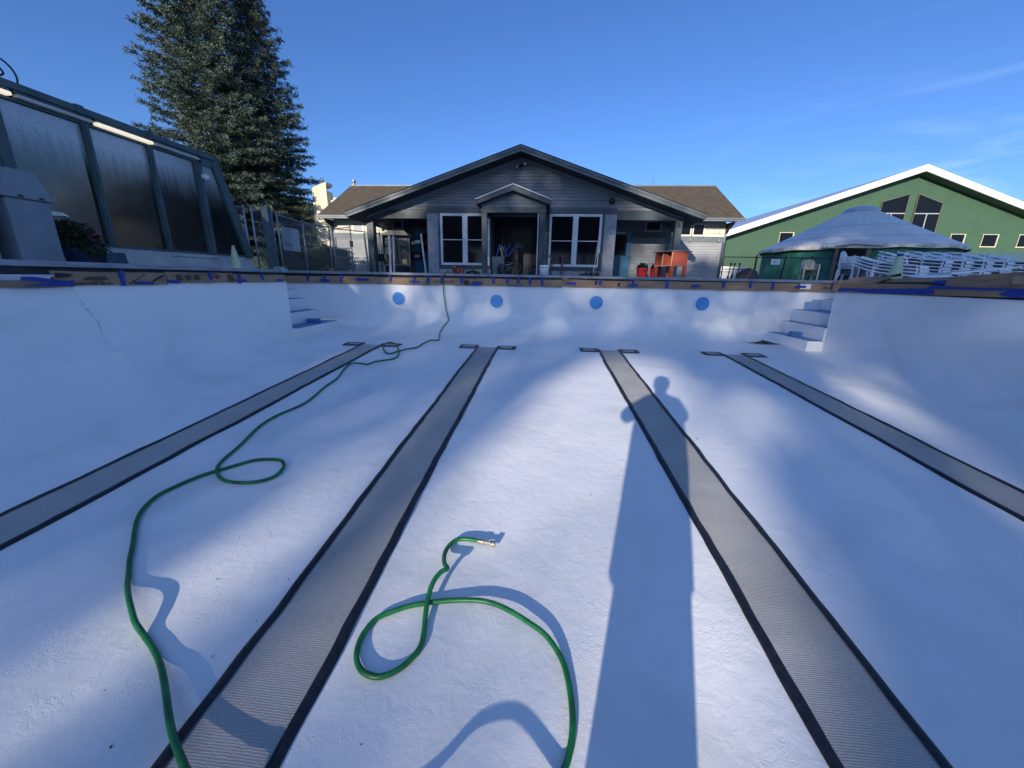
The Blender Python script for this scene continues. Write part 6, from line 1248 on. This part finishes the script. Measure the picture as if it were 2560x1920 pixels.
# ---------------------------------------------------------------- trees behind the photographer; gaps in their crowns let the low sun through
Uv = np.array([.9538, -.3004, 0]); Vv = np.array([.0867, .2753, .9574])
BL = [[-1.25, -0.47, 1.63, 1.5, 0.6, -2.97, 0.99], [-1.29, -0.82, 2.53, 1.46, 1.23, -3.0, 0.86], [-1.03, -0.0, 1.34, 0.81, 0.51, -3.23, 0.95], [-1.16, -0.29, 1.32, 1.31, 0.36, -2.63, 0.96], [-0.68, 0.35, 1.91, 0.84, 0.33, -2.38, 1.0], [-0.37, -0.0, 2.12, 0.61, 0.51, -3.27, 0.99], [-0.19, 0.42, 1.74, 0.32, 0.43, -3.0, 0.93], [0.28, 0.06, 2.47, 0.04, 0.36, -3.3, 0.86], [1.03, 0.06, 2.82, -0.49, -0.08, -3.24, 0.93], [2.51, 0.43, 1.95, -1.26, -0.01, -2.95, 0.82], [-0.26, -0.91, 3.22, 0.87, 0.87, -3.22, 0.93], [0.4, -0.91, 3.33, -0.06, -0.06, -3.33, 0.96], [0.44, -1.09, 3.33, -0.13, -0.13, -3.33, 0.98], [-0.15, -1.14, 3.2, 0.93, 0.93, -3.2, 0.96], [-0.48, -1.13, 2.56, 1.06, 0.93, -3.16, 0.86], [-1.87, -1.12, 2.4, 1.47, 1.27, -2.99, 0.86], [-1.94, -1.22, 2.55, 1.69, 1.55, -2.87, 0.74], [-1.78, -1.29, 2.09, 2.26, 1.9, -2.45, 0.65], [-1.22, -1.28, 2.3, 1.79, 1.5, -2.81, 0.69], [-0.8, -1.04, 3.09, 1.26, 1.26, -3.09, 0.82], [0.32, -0.69, 3.33, 0.06, 0.06, -3.33, 0.9], [0.06, -0.93, 3.02, 0.45, 0.46, -3.3, 0.95], [-0.08, -0.19, 2.22, 0.4, 0.46, -3.3, 0.95], [0.0, -0.63, 3.21, 0.47, 0.48, -3.3, 0.93], [0.09, -1.12, 3.3, 0.46, 0.46, -3.3, 0.96], [0.04, -0.46, 2.12, 0.26, 0.42, -3.15, 0.98], [-0.02, -0.78, 2.48, 0.44, 0.49, -3.3, 0.98], [-0.61, -0.77, 2.62, 1.09, 0.91, -3.15, 0.9], [0.54, -0.39, 3.33, -0.08, -0.08, -3.33, 0.86], [0.43, -0.24, 3.2, -0.16, 0.07, -3.23, 0.96], [0.49, -0.59, 3.33, -0.07, -0.07, -3.33, 0.95], [-0.3, -0.44, 3.23, 0.84, 0.84, -3.23, 0.96], [-0.12, -0.75, 3.27, 0.64, 0.64, -3.27, 0.95], [0.96, 1.55, 1.81, -0.2, 0.4, -3.27, 0.65], [-3.58, 1.41, 2.49, 0.18, 0.18, -2.49, 0.52], [-3.59, 1.69, 1.7, 0.1, 0.25, -2.49, 0.22], [-2.49, 1.48, 2.49, 0.22, 0.22, -2.49, 0.22], [-1.85, 2.1, 1.77, 0.17, 0.26, -2.49, 0.52], [0.79, 1.78, 1.56, 0.22, 0.3, -2.48, 0.44], [1.37, 2.17, 2.23, 0.32, 0.33, -2.48, 0.44], [2.21, 2.45, 2.47, 0.36, 0.36, -2.47, 0.5], [2.31, 1.96, 2.47, 0.36, 0.36, -2.47, 0.33], [-0.99, 1.9, 1.78, 0.19, 0.28, -2.48, 0.19], [2.68, 2.68, 2.48, 0.34, 0.34, -2.48, 0.44], [-10.14, 6.33, 1.85, 0.06, 0.18, -2.49, 0.77], [-11.77, 5.72, 1.42, 0.02, 0.2, -2.49, 0.68], [-1.47, 7.35, 1.35, 0.14, 0.24, -2.49, 0.77], [0.42, 6.81, 1.84, 0.21, 0.26, -2.49, 0.77], [-2.5, 5.12, 2.49, 0.23, 0.23, -2.36, 0.68], [-1.28, 6.52, 1.31, 0.14, 0.14, -1.34, 0.68], [-1.51, 5.93, 0.86, 0.09, 0.19, -1.75, 0.77], [1.02, 7.3, 1.19, 0.17, 0.16, -1.59, 0.81], [1.3, 8.13, 0.73, 0.11, 0.24, -2.39, 0.83], [0.04, 6.45, 2.48, 0.32, 0.18, -1.55, 0.59], [-0.07, 5.08, 1.06, 0.14, 0.17, -1.6, 0.81], [-1.02, 5.31, 1.1, 0.12, 0.27, -2.49, 0.77], [5.72, 9.5, 0.49, 0.1, 0.24, -2.34, 0.82], [7.78, 9.95, 0.61, 0.13, 0.26, -2.49, 0.68], [9.88, 8.77, 0.83, 0.16, 0.27, -2.48, 0.68], [6.07, 8.48, 0.72, 0.15, 0.15, -1.43, 0.59], [-10.92, 5.62, 1.04, 0.05, 0.23, -2.49, 0.59], [-11.52, 5.95, 2.5, -0.03, -0.03, -2.5, 0.59], [5.69, 6.97, 2.09, 0.46, 0.22, -2.09, 0.77]]
BLa = np.array(BL)
def keep(u, v):
    k = np.ones_like(u)
    for c0, c1, a, b_, c, d_, st in BLa:
        du, dv = u-c0, v-c1; r2 = (a*du+b_*dv)**2+(c*du+d_*dv)**2; k *= 1-st*np.exp(-(r2*r2))
    return k
TP = [(-40, 6.2), (-26, 6.6), (-19, 7.4), (-15.6, 5.6), (-14.6, 4.6), (-13.4, 7.2), (-12.2, 8.8), (-6, 9.0), (-2.4, 8.6), (-1.2, 7.3), (2.6, 7.2), (4.0, 10.5), (6.5, 13.6), (11, 15.3), (17, 14.6), (26, 11), (40, 9)]
def topv(u): return np.interp(u, [p[0] for p in TP], [p[1] for p in TP])
M['broadleaf'] = mat('broadleaf', (.060, .10, .030), .6, var=.5, vscale=.8)
tr = np.random.RandomState(4)
hd = np.array([.3004, .9538, 0])
for i, u in enumerate(np.arange(-32.4, 30, 4.4)):
    wd0 = -46-5*(i % 2)+tr.uniform(-1.5, 1.5); base = Uv*u+hd*wd0; base[2] = 0
    zt_ = float((topv(u)-.2886*wd0)/.957)
    T_ = thing('tall_tree', 'tall leafy tree in the row behind the pool', 'tree', tuple(base), group='tall leafy trees in the row behind the pool')
    g = MB(); g.tube([(base[0], base[1], 0), (base[0]+.2, base[1], zt_*.5), (base[0], base[1], zt_*.85)], [.38, .24, .06], 10)
    for k in range(9):
        a = k*2.4; z0 = zt_*(.30+.055*k); g.tube([(base[0], base[1], z0), (base[0]+1.6*math.cos(a), base[1]+1.6*math.sin(a), z0+1.2), (base[0]+3.0*math.cos(a), base[1]+3.0*math.sin(a), z0+2.9)], [.09, .06, .02], 6)
    g.build('trunk', M['bark'], T_, smooth=True)
    n_ = 9500 if u < 3 else 20000; z = tr.uniform(5.5, zt_+1.0, n_); a = tr.rand(n_)*6.283; r_ = np.sqrt(tr.rand(n_))*np.clip(1.2-((z-zt_*.48)/(zt_*.62))**4, .25, 1.2)*(3.3+.5*np.sin(a*3+i)+.5*np.sin(z*1.3+i*2))*1.05
    P = np.stack([base[0]+r_*np.cos(a), base[1]+r_*np.sin(a), z], 1); uu = P@Uv; vv = P@Vv
    # cluster noise gives clumps
    nz_ = np.sin(P[:, 0]*1.9+i)*np.sin(P[:, 1]*2.3)*np.sin(P[:, 2]*1.7+2*i)
    ok = (vv < topv(uu)-.25+.35*nz_) & (tr.rand(n_) < keep(uu, vv))
    P = P[ok]; n_ = len(P); d_ = tr.normal(0, 1, (n_, 3)); d_ /= np.linalg.norm(d_, axis=1)[:, None]; e_ = np.cross(d_, tr.normal(0, 1, (n_, 3))); e_ /= np.linalg.norm(e_, axis=1)[:, None]
    s_ = tr.uniform(.10, .19, (n_, 1)); npmesh('crown', np.stack([P-d_*s_*1.3, P-e_*s_, P+d_*s_*1.3, P+e_*s_], 1), 4, M['broadleaf'], T_)
